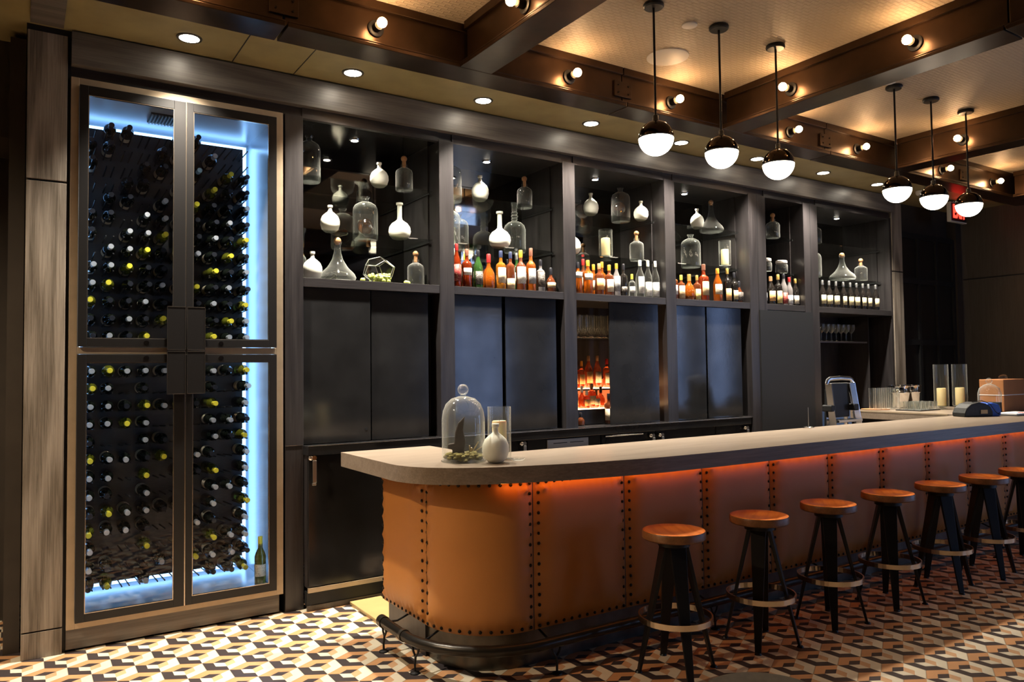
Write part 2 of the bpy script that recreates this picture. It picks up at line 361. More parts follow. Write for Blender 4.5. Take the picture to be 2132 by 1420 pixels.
def obj(name, mb, m, parent=None, bevel=0.0, auto=True):
    me = mb.mesh(name, m) if isinstance(mb, MB) else mb
    if isinstance(mb, MB): fixn(me)
    o = bpy.data.objects.new(name, me); COL.objects.link(o)
    if parent is not None: o.parent = parent
    if bevel:
        b = o.modifiers.new('bevel', 'BEVEL'); b.width = bevel; b.segments = 2; b.limit_method = 'ANGLE'; b.angle_limit = math.radians(40)
    if auto and any(p.use_smooth for p in me.polygons):
        try: me.set_sharp_from_angle(angle=math.radians(40))
        except Exception: pass
    return o
def tag(o, label, cat, group=None, kind=None):
    o['label'] = label; o['category'] = cat
    if group: o['group'] = group
    if kind: o['kind'] = kind
    return o
def thing(name, loc, label, cat, group=None, rz=0):
    o = bpy.data.objects.new(name, None); COL.objects.link(o); o.location = loc; o.rotation_euler = (0, 0, rz); o.empty_display_size = .1
    return tag(o, label, cat, group)
def struct(name, mb, m, bevel=0.0):
    o = obj(name, mb, m, None, bevel); o['kind'] = 'structure'; return o
def dup(root, loc=None, rot=None, label=None, group=None, cat=None):
    r = root.copy(); COL.objects.link(r)
    if loc is not None: r.location = loc
    if rot is not None: r.rotation_euler = rot
    if label: r['label'] = label
    if group: r['group'] = group
    if cat: r['category'] = cat
    for ch in list(root.children):
        c = ch.copy(); COL.objects.link(c); c.parent = r
        for g in list(ch.children):
            d = g.copy(); COL.objects.link(d); d.parent = c
    return r
def T(x, y, z): return Matrix.Translation((x, y, z))
def RX(a): return Matrix.Rotation(a, 4, 'X')
def RY(a): return Matrix.Rotation(a, 4, 'Y')
def RZ(a): return Matrix.Rotation(a, 4, 'Z')
ORD = ['zeroth', 'first', 'second', 'third', 'fourth', 'fifth', 'sixth', 'seventh', 'eighth', 'ninth', 'tenth', 'eleventh', 'twelfth', 'thirteenth', 'fourteenth']

# ------------------------------------------------------------------ the setting
W = 5.13            # plane of the cabinet posts
CZ = 3.91           # ceiling height
SZ = 3.64           # soffit height
struct('floor', MB().box(-3.2, 10.9, -5.2, 6.6, -.12, 0), MT['floor'])
struct('ceiling', MB().box(-3.2, 10.9, -5.2, 4.47, CZ, CZ+.1), MT['ceil'])
struct('ceiling_soffit', MB().box(-3.2, 10.6, 4.50, 6.4, SZ, SZ+.12), MT['soffit'])
struct('wall_back', MB().box(-3.2, 10.9, 6.4, 6.6, 0, CZ), MT['wall'])
struct('wall_left', MB().box(-3.4, -3.2, -5.2, 6.6, 0, CZ), MT['wall'])
# partition behind the passage on the far left, with dark lower header
struct('wall_passage', MB().box(-3.2, -.02, 6.05, 6.15, 0, 3.35).box(-.06, .02, 5.30, 6.15, 0, 3.60), MT['wall'])
struct('wall_header', MB().box(-3.2, .0, 5.5, 6.05, 3.05, SZ), MT['wall'])
# right wall with horizontal joint and windows further forward
def wall_with_holes(axis, pos0, pos1, a0, a1, holes, z0, z1):
    mb = MB(); cur = a0
    def bx(u0, u1, za, zb):
        if axis == 'x': mb.box(pos0, pos1, u0, u1, za, zb)
        else: mb.box(u0, u1, pos0, pos1, za, zb)
    for h0, h1 in sorted(holes):
        bx(cur, h0, z0, z1); bx(h0, h1, z0, .2); bx(h0, h1, 2.9, z1); cur = h1
    bx(cur, a1, z0, z1)
    return mb
RW = [(-3.95, -3.2), (-.75, -.05), (.5, 1.1)]
struct('wall_right', wall_with_holes('x', 10.6, 10.75, -5.2, 5.22, RW, 0, CZ), MT['wallr'])
struct('wall_front', wall_with_holes('y', -5.15, -5.0, -3.2, 10.75, [(8.25, 9.75)], 0, CZ), MT['wall'])
struct('trim_1', MB().box(10.585, 10.6, 1.3, 5.2, 2.722, 2.734), MT['black'])
k = 1
for h0, h1 in RW:
    fr = MB().box(10.62, 10.70, h0, h0+.04, .2, 2.9).box(10.62, 10.70, h1-.04, h1, .2, 2.9).box(10.62, 10.70, h0+.04, h1-.04, .2, .25).box(10.62, 10.70, h0+.04, h1-.04, 2.85, 2.9)
    f = struct('window_%d' % k, fr, MT['leg']); g = obj('pane', MB().box(10.655, 10.661, h0+.04, h1-.04, .25, 2.85), MT['pane'], f); k += 1
fr = MB().box(8.25, 8.29, -5.1, -5.02, .2, 2.9).box(9.71, 9.75, -5.1, -5.02, .2, 2.9).box(8.95, 9.07, -5.1, -5.02, .25, 2.85).box(8.29, 9.71, -5.1, -5.02, .2, .25).box(8.29, 9.71, -5.1, -5.02, 2.85, 2.9)
f = struct('window_%d' % k, fr, MT['leg']); obj('pane', MB().box(8.29, 9.71, -5.06, -5.055, .25, 2.85), MT['pane'], f)

# dark panelled doorway wall right of the last post (plane y = 5.25)
struct('wall_recess', MB().box(9.02, 10.9, 5.32, 5.45, 0, SZ), MT['wall'])
dr = MB().box(9.10, 10.42, 5.25, 5.31, 0, 3.25)
d1 = struct('door_1', dr, MT['door'])
gm = MB()
for xx in (9.10, 9.53, 9.97, 10.38): gm.box(xx, xx+.05, 5.225, 5.25, 0, 3.25)
for zz in (.0, .9, 1.85, 2.62, 3.19): gm.box(9.15, 10.38, 5.226, 5.25, zz, zz+.07)
obj('door_frame', gm, MT['black'], d1)
struct('trim_2', MB().box(10.43, 10.56, 5.20, 5.32, 0, SZ), MT['wall'])

# ------------------------------------------------------------------ ceiling beams
def beam_x(x0, x1):
    mb = MB()
    mb.box(x0, x1, 4.37, 4.48, 3.62, CZ); mb.box(x0, x1, 4.31, 4.54, 3.595, 3.62); mb.box(x0, x1, 4.345, 4.37, 3.855, CZ)
    mb.box(x0, x1, 4.31, 4.322, 3.62, 3.632)
    return mb
struct('ceiling_beam', beam_x(-3.2, 1.27), MT['bronze'], .003)
struct('ceiling_beam', beam_x(1.285, 3.87), MT['bronze'], .003)
struct('ceiling_beam', beam_x(3.88, 6.41), MT['bronze'], .003)
struct('ceiling_beam', beam_x(6.42, 10.6), MT['bronze'], .003)
def beam_y(x0, y0, y1):
    mb = MB()
    mb.box(x0+.055, x0+.185, y0, y1, 3.62, CZ); mb.box(x0, x0+.24, y0, y1, 3.597, 3.62)
    mb.box(x0+.03, x0+.055, y0, y1, 3.855, CZ); mb.box(x0+.185, x0+.21, y0, y1, 3.855, CZ); mb.box(x0, x0+.012, y0, y1, 3.62, 3.632)
    return mb
for x0 in (-.10, 2.42, 4.93, 7.48, 10.0):
    struct('ceiling_beam', beam_y(x0, 2.14, 4.31), MT['bronze'], .003)
    struct('ceiling_beam', beam_y(x0, -5.0, 2.13), MT['bronze'], .003)
struct('ceiling_beam', MB().box(-3.2, 10.6, -.6, -.48, 3.60, CZ), MT['bronze'])
# bolted splice plates on the long beam
for i, xx in enumerate((1.275, 3.875, 6.415, 8.98)):
    p = thing('splice_plate', (xx, 4.37, 3.74), ['', '', '', ''][i] or ('bolted splice plate on the long beam, ' + ['above the tall wine cooler', 'near the first pendant lamp from the cooler', 'behind the first lamp of the far trio', 'behind the last pendant lamp above the exit sign'][i]), 'plate', 'splice plates on the long ceiling beam')
    obj('plate', MB().box(-.085, .085, -.018, -.002, -.06, .06), MT['bronze'], p, .003)
    for bx in (-.05, .05):
        for bz in (-.03, .03): obj('bolt', MB().cyl((bx, -.026, bz), (bx, -.018, bz), .007, n=10), MT['nail'], p)
# wood strip across the soffit above the left pilaster
struct('trim_3', MB().box(.035, .20, 4.56, 5.06, 3.615, SZ-.002), MT['wgreyx'])
struct('trim_4', MB().box(1.150, 1.156, 4.56, 5.10, SZ-.003, SZ-.0005).box(1.555, 1.560, 4.56, 5.10, SZ-.003, SZ-.0005), MT['black'])

# ------------------------------------------------------------------ cabinetry frame
# left pilaster of grey oak, three blocks with shadow gaps
pil = thing('oak_pilaster', (.125, 5.2, 0), 'tall grey oak pilaster of stacked blocks left of the wine cooler', 'pilaster')
for za, zb in ((0, .147), (.155, 2.722), (2.734, 3.600)):
    obj('oak_block', MB().box(-.10, .10, -.075, .10, za, zb), MT['wgrey'], pil, .002)
obj('shadow_core', MB().box(-.09, .09, -.05, .09, .1, 3.61), MT['black'], pil)
# fascia
fas = tag(obj('oak_fascia', MB().box(.243, 8.80, 5.10, 5.22, 3.435, 3.630), MT['wgreyx'], None, .002), 'long grey oak fascia board running above the wine cooler and all display bays', 'fascia board')
struct('trim_5', MB().box(.02, 9.02, 5.14, 5.26, 3.60, SZ), MT['black'])
struct('trim_6', MB().box(.226, .242, 5.16, 5.9, 0, 3.64), MT['black'])
struct('trim_7', MB().box(.243, 8.80, 5.16, 5.30, 3.37, 3.436), MT['wdarkx'])

# ------------------------------------------------------------------ wine cooler
wc = thing('wine_cooler', (.87, 5.13, 0), 'tall two door glass fronted wine cooler lit blue from inside', 'wine cooler')
def wx(x): return x-.87
def wy(y): return y-5.13
fr = MB()
fr.box(wx(.243), wx(.287), 0, .06, .127, 3.367).box(wx(1.447), wx(1.494), 0, .06, .127, 3.367)
fr.box(wx(.287), wx(1.447), 0, .06, 3.325, 3.367).box(wx(.287), wx(1.447), 0, .06, 1.722, 1.763).box(wx(.287), wx(1.447), 0, .06, .127, .162)
obj('cabinet_frame', fr, MT['beige'], wc, .002)
obj('plinth', MB().box(wx(.243), wx(1.47), .012, .07, .012, .126), MT['wgreyx'], wc, .002)
li = MB()
li.box(wx(.287), wx(.300), .06, .76, .162, 3.33).box(wx(1.447), wx(1.462), .06, .76, .162, 3.33)
li.box(wx(.300), wx(1.447), .06, .76, 3.325, 3.34).box(wx(.300), wx(1.447), .06, .76, .140, .160).box(wx(.287), wx(1.462), .76, .775, .14, 3.34)
obj('inner_liner', li, MT['inner'], wc)
obj('rack_panel', MB().box(wx(.355), wx(1.385), wy(5.785), wy(5.80), .215, 3.262), MT['rack'], wc)
ld = MB()
ld.box(wx(.345), wx(1.425), wy(5.855), wy(5.862), 3.272, 3.30).box(wx(.345), wx(1.425), wy(5.855), wy(5.862), .178, .205)
ld.box(wx(1.395), wx(1.425), wy(5.855), wy(5.862), .21, 3.27).box(wx(.315), wx(.340), wy(5.855), wy(5.862), .21, 3.27)
ld.box(wx(1.392), wx(1.400), wy(5.80), wy(5.85), .21, 3.27)
obj('led_strip', ld, MT['led'], wc)
obj('added_front_led', MB().box(wx(.303), wx(.307), .075, .090, .25, 3.25).box(wx(1.439), wx(1.443), .075, .090, .25, 3.25), MT['led_added'], wc)  # unseen strips added behind the door frames to brighten the bottles
vt = MB().box(wx(.715), wx(.90), .30, .50, 3.312, 3.324)
obj('air_vent', vt, MT['black'], wc)
vs = MB()
for i in range(9): vs.box(wx(.722+i*.02), wx(.730+i*.02), .30, .50, 3.304, 3.312)
obj('vent_slats', vs, MT['brush'], wc)
PITCH, Z0R, X0R, DXR = .1135, .032, .383, .106
RACK = [".DD..DD...", "DD..DD.S..", "D..DD.B.YD", "..DD.S.YDD", ".DD.S.YDDS", "DD.SSDDDSD", "D.SSY.DSDY", ".SSYDDSDYD", "SSYDD..YDS", "SYDDSDYDSD", "YDDSDDDSDY", "DDSDY.DDYS", "DSDY...YSS", "..........",
        "SYSSS..SDY", "YS.D...D.S", "SSDYSSDY.S", "SSYS...SSD", "D..SD..SDY", "YSSDY.SD.S", "SS.Y.DDY.S", "SD.S...SSD", "DYSSDS.S.Y", "YSSD..SD.S", "S..Y...YSS", "SD..S.YSSD", "DY.S...DDY"]
pg = MB()
for r in range(27):
    if r == 13: continue
    z = Z0R+PITCH*(28-r)
    for c in range(10):
        for dx in (-.022, .022):
            x = X0R+DXR*c+dx
            if 0.36 < x < 1.38: pg.cyl((wx(x), wy(5.785), z-.040), (wx(x), wy(5.54), z-.028), .0048, n=6)
pegs = obj('pegs', pg, MT['black'], wc); pegs['kind'] = 'stuff'
def cdoor(x0, x1, z0, z1, gx0, gx1, gz0, gz1, left, up):
    fr = MB()
    fr.box(wx(x0), wx(gx0), -.022, -.002, z0, z1).box(wx(gx1), wx(x1), -.022, -.002, z0, z1).box(wx(gx0), wx(gx1), -.022, -.002, z0, gz0).box(wx(gx0), wx(gx1), -.022, -.002, gz1, z1)
    d = obj('door', fr, MT['door'], wc, .0015)
    d['label'] = ('upper ' if up else 'lower ')+('left' if left else 'right')+' glazed door with black frame'
    e = MB(); w_ = .004
    e.box(wx(gx0), wx(gx1), -.020, -.004, gz0, gz0+w_).box(wx(gx0), wx(gx1), -.020, -.004, gz1-w_, gz1).box(wx(gx0), wx(gx0)+w_, -.020, -.004, gz0+w_, gz1-w_).box(wx(gx1)-w_, wx(gx1), -.020, -.004, gz0+w_, gz1-w_)
    e.box(wx(x1) if left else wx(x0)-.003, wx(x1)+.003 if left else wx(x0), -.020, -.004, z0, z1)
    obj('edge_trim', e, MT['edge'], d)
    obj('glass_pane', MB().box(wx(gx0)+.004, wx(gx1)-.004, -.014, -.010, gz0+.004, gz1-.004), MT['pane'], d)
    hx0, hx1 = (.766, .873) if left else (.881, .988)
    hz0, hz1 = (1.747, 2.018) if up else (1.473, 1.741)
    hb = MB().box(wx(hx0), wx(hx1), -.052, -.044, hz0, hz1).box(wx((hx0+hx1)/2)-.02, wx((hx0+hx1)/2)+.02, -.044, -.022, (hz0+hz1)/2-.06, (hz0+hz1)/2+.06)
    h = obj('handle', hb, MT['door'], d)
    ht = MB(); q = .0035
    ht.box(wx(hx0), wx(hx1), -.0535, -.052, hz1-q*1.5, hz1).box(wx(hx0), wx(hx1), -.0535, -.052, hz0, hz0+q).box(wx(hx0), wx(hx0)+q*.6, -.0535, -.052, hz0, hz1).box(wx(hx1)-q*.6, wx(hx1), -.0535, -.052, hz0, hz1)
    obj('handle_trim', ht, MT['edge'], d)
    lx = .653 if left else 1.089; lz = 1.789 if up else 1.697
    obj('lock', MB().cyl((wx(lx), -.027, lz), (wx(lx), -.022, lz), .015, n=20), MT['chrome'], d)
cdoor(.288, .874, 1.766, 3.322, .334, .806, 1.815, 3.266, True, True)
cdoor(.880, 1.445, 1.766, 3.322, .920, 1.394, 1.815, 3.266, False, True)
cdoor(.288, .874, .164, 1.720, .334, .812, .211, 1.671, True, False)
cdoor(.880, 1.445, .164, 1.720, .920, 1.396, .215, 1.671, False, False)

# wine bottles lying on the pegs
WB = [(.0365, .004), (.0375, .012), (.0375, .185), (.034, .203), (.022, .222), (.0155, .236), (.0145, .245), (.0145, .298), (.013, .300)]
CAP = [(.0152, .238), (.0158, .242), (.0158, .290), (.0172, .292), (.0172, .302), (.0155, .306)]
m_wb = {'D': MB().lathe(WB, 18).mesh('wine_bottle', MT['winedark']), 'Y': MB().lathe(WB, 18).mesh('wine_bottle', MT['wineolive'])}
m_cap = {kk: MB().lathe(CAP, 14).mesh('foil_capsule', MT[mm]) for kk, mm in (('S', 'foil_s'), ('Y', 'foil_y'), ('D', 'foil_d'), ('B', 'foil_b'))}
cname = {'S': 'silver', 'Y': 'yellow', 'D': 'dark', 'B': 'pale blue'}
lblz = MB().lathe([(.0382, .045), (.0382, .125)], 18, cap0=False, cap1=False).mesh('paper_label', LB['cream'])
for me in list(m_wb.values())+list(m_cap.values())+[lblz]: fixn(me)
def wine_label(r, c, ch):
    up = r < 13; rr = r+1 if up else r-13
    body = 'olive green' if ch == 'Y' else 'dark'
    row = ('upper' if up else 'lower')
    return '%s wine bottle with %s foil, %s cooler, %s row down, column %s' % (body, cname[ch], row, ORD[rr], ['one', 'two', 'three', 'four', 'five', 'six', 'seven', 'eight', 'nine', 'ten'][c])
for r, row in enumerate(RACK):
    for c, ch in enumerate(row):
        if ch == '.': continue
        x = X0R+DXR*c + random.uniform(-.003, .003); z = Z0R+PITCH*(28-r)
        b = obj('wine_bottle', m_wb['Y' if ch == 'Y' else 'D'], None)
        b.location = (x, 5.765+random.uniform(-.006, .006), z); b.rotation_euler = (PI/2+random.uniform(-.02, .02), random.uniform(0, 6), random.uniform(-.03, .03))
        tag(b, wine_label(r, c, ch), 'wine bottle', 'wine bottles lying in the cooler')
        obj('foil_capsule', m_cap[ch], None, b)
        if (r*7+c*3) % 2 == 0: obj('paper_label', lblz, None, b)
b = obj('wine_bottle', MB().lathe([(.034, 0), (.0375, .006), (.0375, .19), (.030, .215), (.016, .245), (.0145, .31), (.0145, .318)], 20), MT['wineolive'])
b.location = (1.395, 5.33, .161); tag(b, 'olive wine bottle standing upright on the blue lit cooler floor by its right wall', 'wine bottle')
obj('foil_capsule', MB().lathe([(.0155, .25), (.0155, .322), (.012, .324)], 14), MT['foil_y'], b)
obj('paper_label', MB().lathe([(.0382, .06), (.0382, .14)], 18, cap0=False, cap1=False), LB['cream'], b)

# ------------------------------------------------------------------ display bays of the back bar
POSTS = [(1.507, 1.632), (2.685, 2.81), (3.865, 3.995), (5.051, 5.181), (6.225, 6.486), (7.112, 7.355), (8.805, 9.02)]
BACK = 5.745
plab = ['dark stained post between the wine cooler and first display bay', 'dark stained post between the terrarium bay and first whisky bay', 'dark stained post left of the bay with open sliding door', 'dark stained post between the second and third liquor bays', 'wide dark stained post left of the narrow jar bay', 'dark stained post left of the red wine bottle bay', 'grey outer post at the far end of the display bays']
for i, (a, b_) in enumerate(POSTS):
    z0 = 0
    mb = MB()
    if i == 6:
        p = thing('cabinet_post', ((a+b_)/2, 5.2, 0), plab[i], 'post', 'posts of the back bar')
        hw = (b_-a)/2
        for za, zb in ((0, 2.722), (2.734, 3.60)): obj('oak_block', MB().box(-hw, hw, -.07, .10, za, zb), MT['wgrey'], p, .002)
        obj('shadow_core', MB().box(-hw+.01, hw-.01, -.05, .09, .1, 3.605), MT['black'], p)
        obj('inner_return', MB().box(-hw-.04, -hw-.001, -.06, .5, 0, 3.37), MT['wdark'], p)
    else:
        o = obj('cabinet_post', MB().box(a, b_, W, 5.30, 0, 3.369), MT['wdark'], None, .002)
        if i == 4: obj('joint_line', MB().box(6.353, 6.359, W-.0015, W-.0002, 0, 3.369), MT['black'], o)
        if i == 5: obj('joint_line', MB().box(7.222, 7.228, W-.0015, W-.0002, 0, 3.369), MT['black'], o)
        tag(o, plab[i], 'post', 'posts of the back bar')
blab = ['display bay with terrarium and frosted flasks next to the wine cooler', 'display bay with long necked white flask above dark whisky bottles', 'display bay with amber globe jug and half open lower door', 'display bay with flared decanter beside small white flask at top', 'narrow display bay with two wire clip jars', 'display bay with a row of identical red wine bottles']
bays = []
for i in range(6):
    x0 = POSTS[i][1]; x1 = POSTS[i+1][0]
    if i == 5: x1 -= .042
    xc = (x0+x1)/2; hw = (x1-x0)/2
    t = thing('display_cabinet', (xc, W, 0), blab[i], 'display cabinet', 'display bays of the back bar'); bays.append(t)
    low = 0 if i == 5 else 1.10
    obj('top_rail', MB().box(-hw, hw, .005, .045, 3.357, 3.369).box(-hw, hw, .02, .05, 3.369, 3.436), MT['wdarkx'], t)
    obj('ceiling_panel', MB().box(-hw, hw, .045, BACK-W, 3.36, 3.38), MT['panel'] if i < 1 else MT['wdarkx'], t)
    obj('mirror_back', MB().box(-hw, hw, BACK-W, BACK-W+.012, 2.25, 3.36), MT['mirror'], t)
    obj('side_panel', MB().box(-hw-.0, -hw+.012, .17, BACK-W, 2.25, 3.36), MT['wdark'], t)
    obj('side_panel', MB().box(hw-.012, hw, .17, BACK-W, 2.25, 3.36), MT['wdark'], t)
    obj('ledge', MB().box(-hw, hw, .004, BACK-W, 2.187, 2.25), MT['wdarkx'], t, .002)
    for z in (2.61, 2.99):
        obj('glass_shelf', MB().box(-hw+.014, hw-.014, .11 if i else .09, BACK-W-.01, z-.008, z), MT['shelfglass'], t)
        obj('shelf_bracket', MB().box(hw-.020, hw-.013, .13, BACK-W-.01, z-.020, z-.009), MT['black'], t)
    if i != 4:
        px = {0: 2.125, 1: 3.297, 2: 4.473, 3: 5.631, 5: 8.172}[i]-xc
        pk = obj('puck_light', MB().lathe([(.028, 3.352), (.040, 3.354), (.042, 3.36)], 24, T(px, .305, 0)), MT['chrome'], t)
        obj('puck_lens', MB().lathe([(.0275, 3.3505), (.0275, 3.3515)], 20, T(px, .305, 0)), MT['puck'], pk)
        spot('puck_spot', (px, .305, 3.345), P_PUCK, (1.0, .90, .74), 130, .6, .03, t)

# lower part: sliding doors
def sdoor(i, x0, x1, y, hole=True):
    t = bays[i]; xc = t.location.x
    d = obj('sliding_door', MB().box(x0-xc, x1-xc, y-W, y-W+.012, 1.106, 2.186), MT['panel'], t, .001)
    if hole: obj('finger_pull', MB().cyl((x1-xc-.035, y-W-.0015, 1.19), (x1-xc-.035, y-W-.0002, 1.19), .011, n=16), MT['black'], d)
sdoor(0, 1.634, 2.128, 5.152); sdoor(0, 2.142, 2.600, 5.166, False)
sdoor(1, 2.812, 3.252, 5.152, False); sdoor(1, 3.293, 3.800, 5.166, False)
sdoor(2, 4.386, 4.975, 5.166, False)
sdoor(3, 5.183, 5.585, 5.152, False); sdoor(3, 5.622, 6.115, 5.166, False)
for i in range(4):
    t = bays[i]; x0 = POSTS[i][1]; x1 = POSTS[i+1][0]; xc = t.location.x
    obj('lower_interior', MB().box(x0-xc, x1-xc, .005, .6, 1.088, 1.1).box(x0-xc, x1-xc, .60, .612, 1.1, 2.186).box(x0-xc, x0-xc+.01, .17, .6, 1.1, 2.186).box(x1-xc-.01, x1-xc, .17, .6, 1.1, 2.186), MT['wdark'], t)
# black door bay and dark recess of narrow bay
t = bays[4]; xc = t.location.x
obj('black_panel', MB().box(6.355-xc, 7.36-xc-.14, -.012, .0, .0, 2.18), MT['black'], t)
# last bay: lower open niche with backboard and glass shelf
t = bays[5]; xc = t.location.x
obj('niche_back', MB().box(7.36-xc, 8.80-xc-.035, .50, .515, 1.10, 2.186), MT['wdark'], t)
obj('niche_shelf', MB().box(7.36-xc, 8.42-xc, .12, .49, 1.868, 1.876), MT['shelfglass'], t)
obj('niche_divider', MB().box(8.42-xc, 8.43-xc, .10, .49, 1.10, 2.186), MT['wdark'], t)
obj('shelf_lip', MB().box(7.36-xc, 8.42-xc, .118, .12, 1.860, 1.878), MT['brush'], t)

# long back counter ledge (proud of the posts) and base cabinets
bc = thing('back_counter', (3.9, 5.1, 0), 'long thin black counter ledge running under the sliding doors', 'counter')
obj('ledge_top', MB().box(1.625-3.9, 6.05-3.9, -.09, .028, 1.040, 1.103), MT['panel'], bc, .002)
obj('bright_edge', MB().box(1.625-3.9, 6.05-3.9, -.092, -.084, 1.1032, 1.1055).box(1.508-3.9, 1.625-3.9, .027, .030, 1.1032, 1.1055), MT['edge'], bc)
base_x = [(1.634, 3.40), (3.41, 4.16), (4.17, 4.79), (4.80, 5.57), (5.58, 6.05)]
bl = ['black base cabinet beneath the terrarium bay with lever latch at its left', 'black base cabinet holding the pale blue vent plate', 'narrow black base cabinet left of the paired latches', 'black base cabinet right of the paired latches', 'last short black base cabinet under the ledge end']
for i, (a, b_) in enumerate(base_x):
    t = thing('base_cabinet', ((a+b_)/2, 5.1, 0), bl[i], 'base cabinet', 'base cabinets under the back counter'); xc = (a+b_)/2; hw = (b_-a)/2
    obj('carcass', MB().box(-hw, hw, -.04, .028, .156, 1.039), MT['wdark'], t)
    obj('cabinet_door', MB().box(-hw+.004, hw-.004, -.055, -.041, .165, 1.035), MT['panel'], t, .002)
    obj('metal_strip', MB().box(-hw, hw, -.058, -.041, .126, .157), MT['beige'], t)
    obj('toe_kick', MB().box(-hw, hw, -.03, .02, .035, .126), MT['black'], t)
    obj('base_board', MB().box(-hw, hw, -.04, -.02, 0, .035), MT['wallr'], t)
    def latch(x, z, s=1):
        l = obj('latch', MB().sphere((x-.018*s, -.075, z+.01), .020, 12, 8).cyl((x, -.056, z+.01), (x, -.098, z+.01), .016, n=14), MT['chrome'], t)
        obj('lever', MB().box(x-.013, x+.013, -.104, -.094, z-.155, z-.005).box(x-.017, x+.010, -.106, -.092, z-.172, z-.155), MT['brush'], l, .003)
    if i == 0: latch(1.665-xc, 1.015)
    if i == 0: latch(3.36-xc, 1.005)
    if i == 2: latch(4.74-xc, .99)
    if i == 3: latch(4.85-xc, .99)
    if i == 4: latch(5.99-xc, .995)
    if i == 1:
        vp = obj('vent_plate', MB().box(3.60-xc, 4.025-xc, -.066, -.056, .90, 1.026), MT['brush'], t, .003)
        obj('vent_slot', MB().box(3.66-xc, 3.80-xc, -.0675, -.0662, .992, .998), MT['black'], vp)
        obj('vent_slot', MB().box(3.83-xc, 3.97-xc, -.0675, -.0662, .992, .998), MT['black'], vp)
    if i == 2: obj('pull_bar', MB().cyl((-.28, -.075, 1.022), (.15, -.075, 1.022), .008, n=10), MT['chrome'], t)

# ------------------------------------------------------------------ vessels
def lathe_obj(name, prof, m, n=28, **k): return obj(name, MB().lathe(prof, n, **k), m)
def prof_scale(p, r, h): return [(a*r, b*h) for a, b in p]
FROST = [(.25, 0), (.55, .02), (.85, .12), (1.0, .30), (.97, .46), (.80, .60), (.50, .70), (.24, .77), (.19, .84), (.19, .90), (.27, .93), (.27, 1.0), (.18, 1.0)]
FLASK = [(.35, 0), (.65, .02), (.92, .11), (1.0, .22), (.93, .34), (.70, .44), (.40, .50), (.24, .55), (.21, .62), (.21, .93), (.31, .95), (.31, 1.0), (.2, 1.0)]
CARBOY = [(.90, 0), (.98, .02), (1.0, .05), (1.0, .66), (.96, .74), (.82, .81), (.55, .86), (.30, .885), (.26, .90), (.24, .95), (.34, .99), (.34, 1.0), (.30, 1.0)]
CORKED = [(.92, 0), (1.0, .03), (1.0, .52), (.90, .58), (.60, .63), (.38, .66), (.36, .74), (.40, .755)]
DECANT = [(.55, 0), (.92, .03), (1.0, .10), (.90, .19), (.55, .33), (.30, .50), (.19, .66), (.17, .80), (.23, .90)]
DEMIJ = [(.92, 0), (1.0, .03), (1.0, .52), (.88, .62), (.60, .68), (.28, .715), (.22, .74), (.30, .765), (.20, .79), (.34, .83), (.20, .86), (.30, .90), (.18, .93), (.26, .98), (.24, 1.0)]
protos = {}
def vessel(kind, x, y, z, r, h, label, cat, group=None, extra=None):
    if kind == 'frost': o = lathe_obj('frosted_bottle', prof_scale(FROST, r, h), MT['frost'])
    elif kind == 'flask': o = lathe_obj('frosted_flask', prof_scale(FLASK, r, h), MT['frost'])
    elif kind == 'carboy': o = lathe_obj('glass_jug', prof_scale(CARBOY, r, h), MT['vessel'], cap1=False)
    elif kind == 'demijohn': o = lathe_obj('glass_demijohn', prof_scale(DEMIJ, r, h), MT['vessel'], cap1=False)
    elif kind in ('corked', 'decanter'):
        o = bpy.data.objects.new('corked_bottle' if kind == 'corked' else 'corked_decanter', None); COL.objects.link(o)
        obj('body', MB().lathe(prof_scale(CORKED if kind == 'corked' else DECANT, r, h), 28, cap1=False), MT['vessel'], o)
        cr = r*.36 if kind == 'corked' else r*.20
        obj('ball_stopper', MB().sphere((0, 0, h-cr*.95), cr, 18, 12).cyl((0, 0, h*(.68 if kind == 'corked' else .84)), (0, 0, h-cr*1.3), cr*.62, n=14), MT['cork'], o)
    o.location = (x, y, z+.001)
    tag(o, label, cat, group)
    return o
FG, CG = 'white frosted vessels in the display bays', 'clear glass vessels in the display bays'
# bay 1
j = vessel('carboy', 1.775, 5.44, 2.99, .082, .345, 'large clear glass jug on the top shelf in the terrarium bay', 'jug', CG)
vessel('frost', 2.28, 5.33, 2.99, .070, .190, 'small white frosted bottle on the top shelf of the terrarium bay', 'bottle', FG)
vessel('corked', 2.49, 5.34, 2.99, .066, .275, 'clear bottle with round cork stopper on top shelf of the terrarium bay', 'bottle', CG)
vessel('frost', 1.89, 5.32, 2.61, .070, .200, 'white frosted bottle on the middle shelf at the left of the terrarium bay', 'bottle', FG)
c1 = vessel('carboy', 2.235, 5.50, 2.61, .096, .335, 'large clear jug with a globe inside on the middle terrarium bay shelf', 'jug', CG)
obj('inner_globe', MB().sphere((0, 0, .11), .062, 20, 12), MT['amberglass'], c1)
vessel('flask', 2.455, 5.35, 2.61, .086, .285, 'long necked white frosted flask on the middle shelf of the terrarium bay', 'flask', FG)
vessel('frost', 1.745, 5.28, 2.25, .070, .205, 'white frosted bottle on the ledge beside the broad corked decanter', 'bottle', FG)
vessel('decanter', 1.945, 5.32, 2.25, .135, .330, 'broad based corked decanter on the ledge left of the terrarium', 'decanter', CG)
vessel('corked', 2.555, 5.28, 2.25, .064, .270, 'clear corked bottle on the ledge right of the terrarium', 'bottle', CG)
vessel('corked', 1.72, 5.50, 2.25, .050, .330, 'tall clear corked bottle behind the white bottle on the terrarium bay ledge', 'bottle', CG)
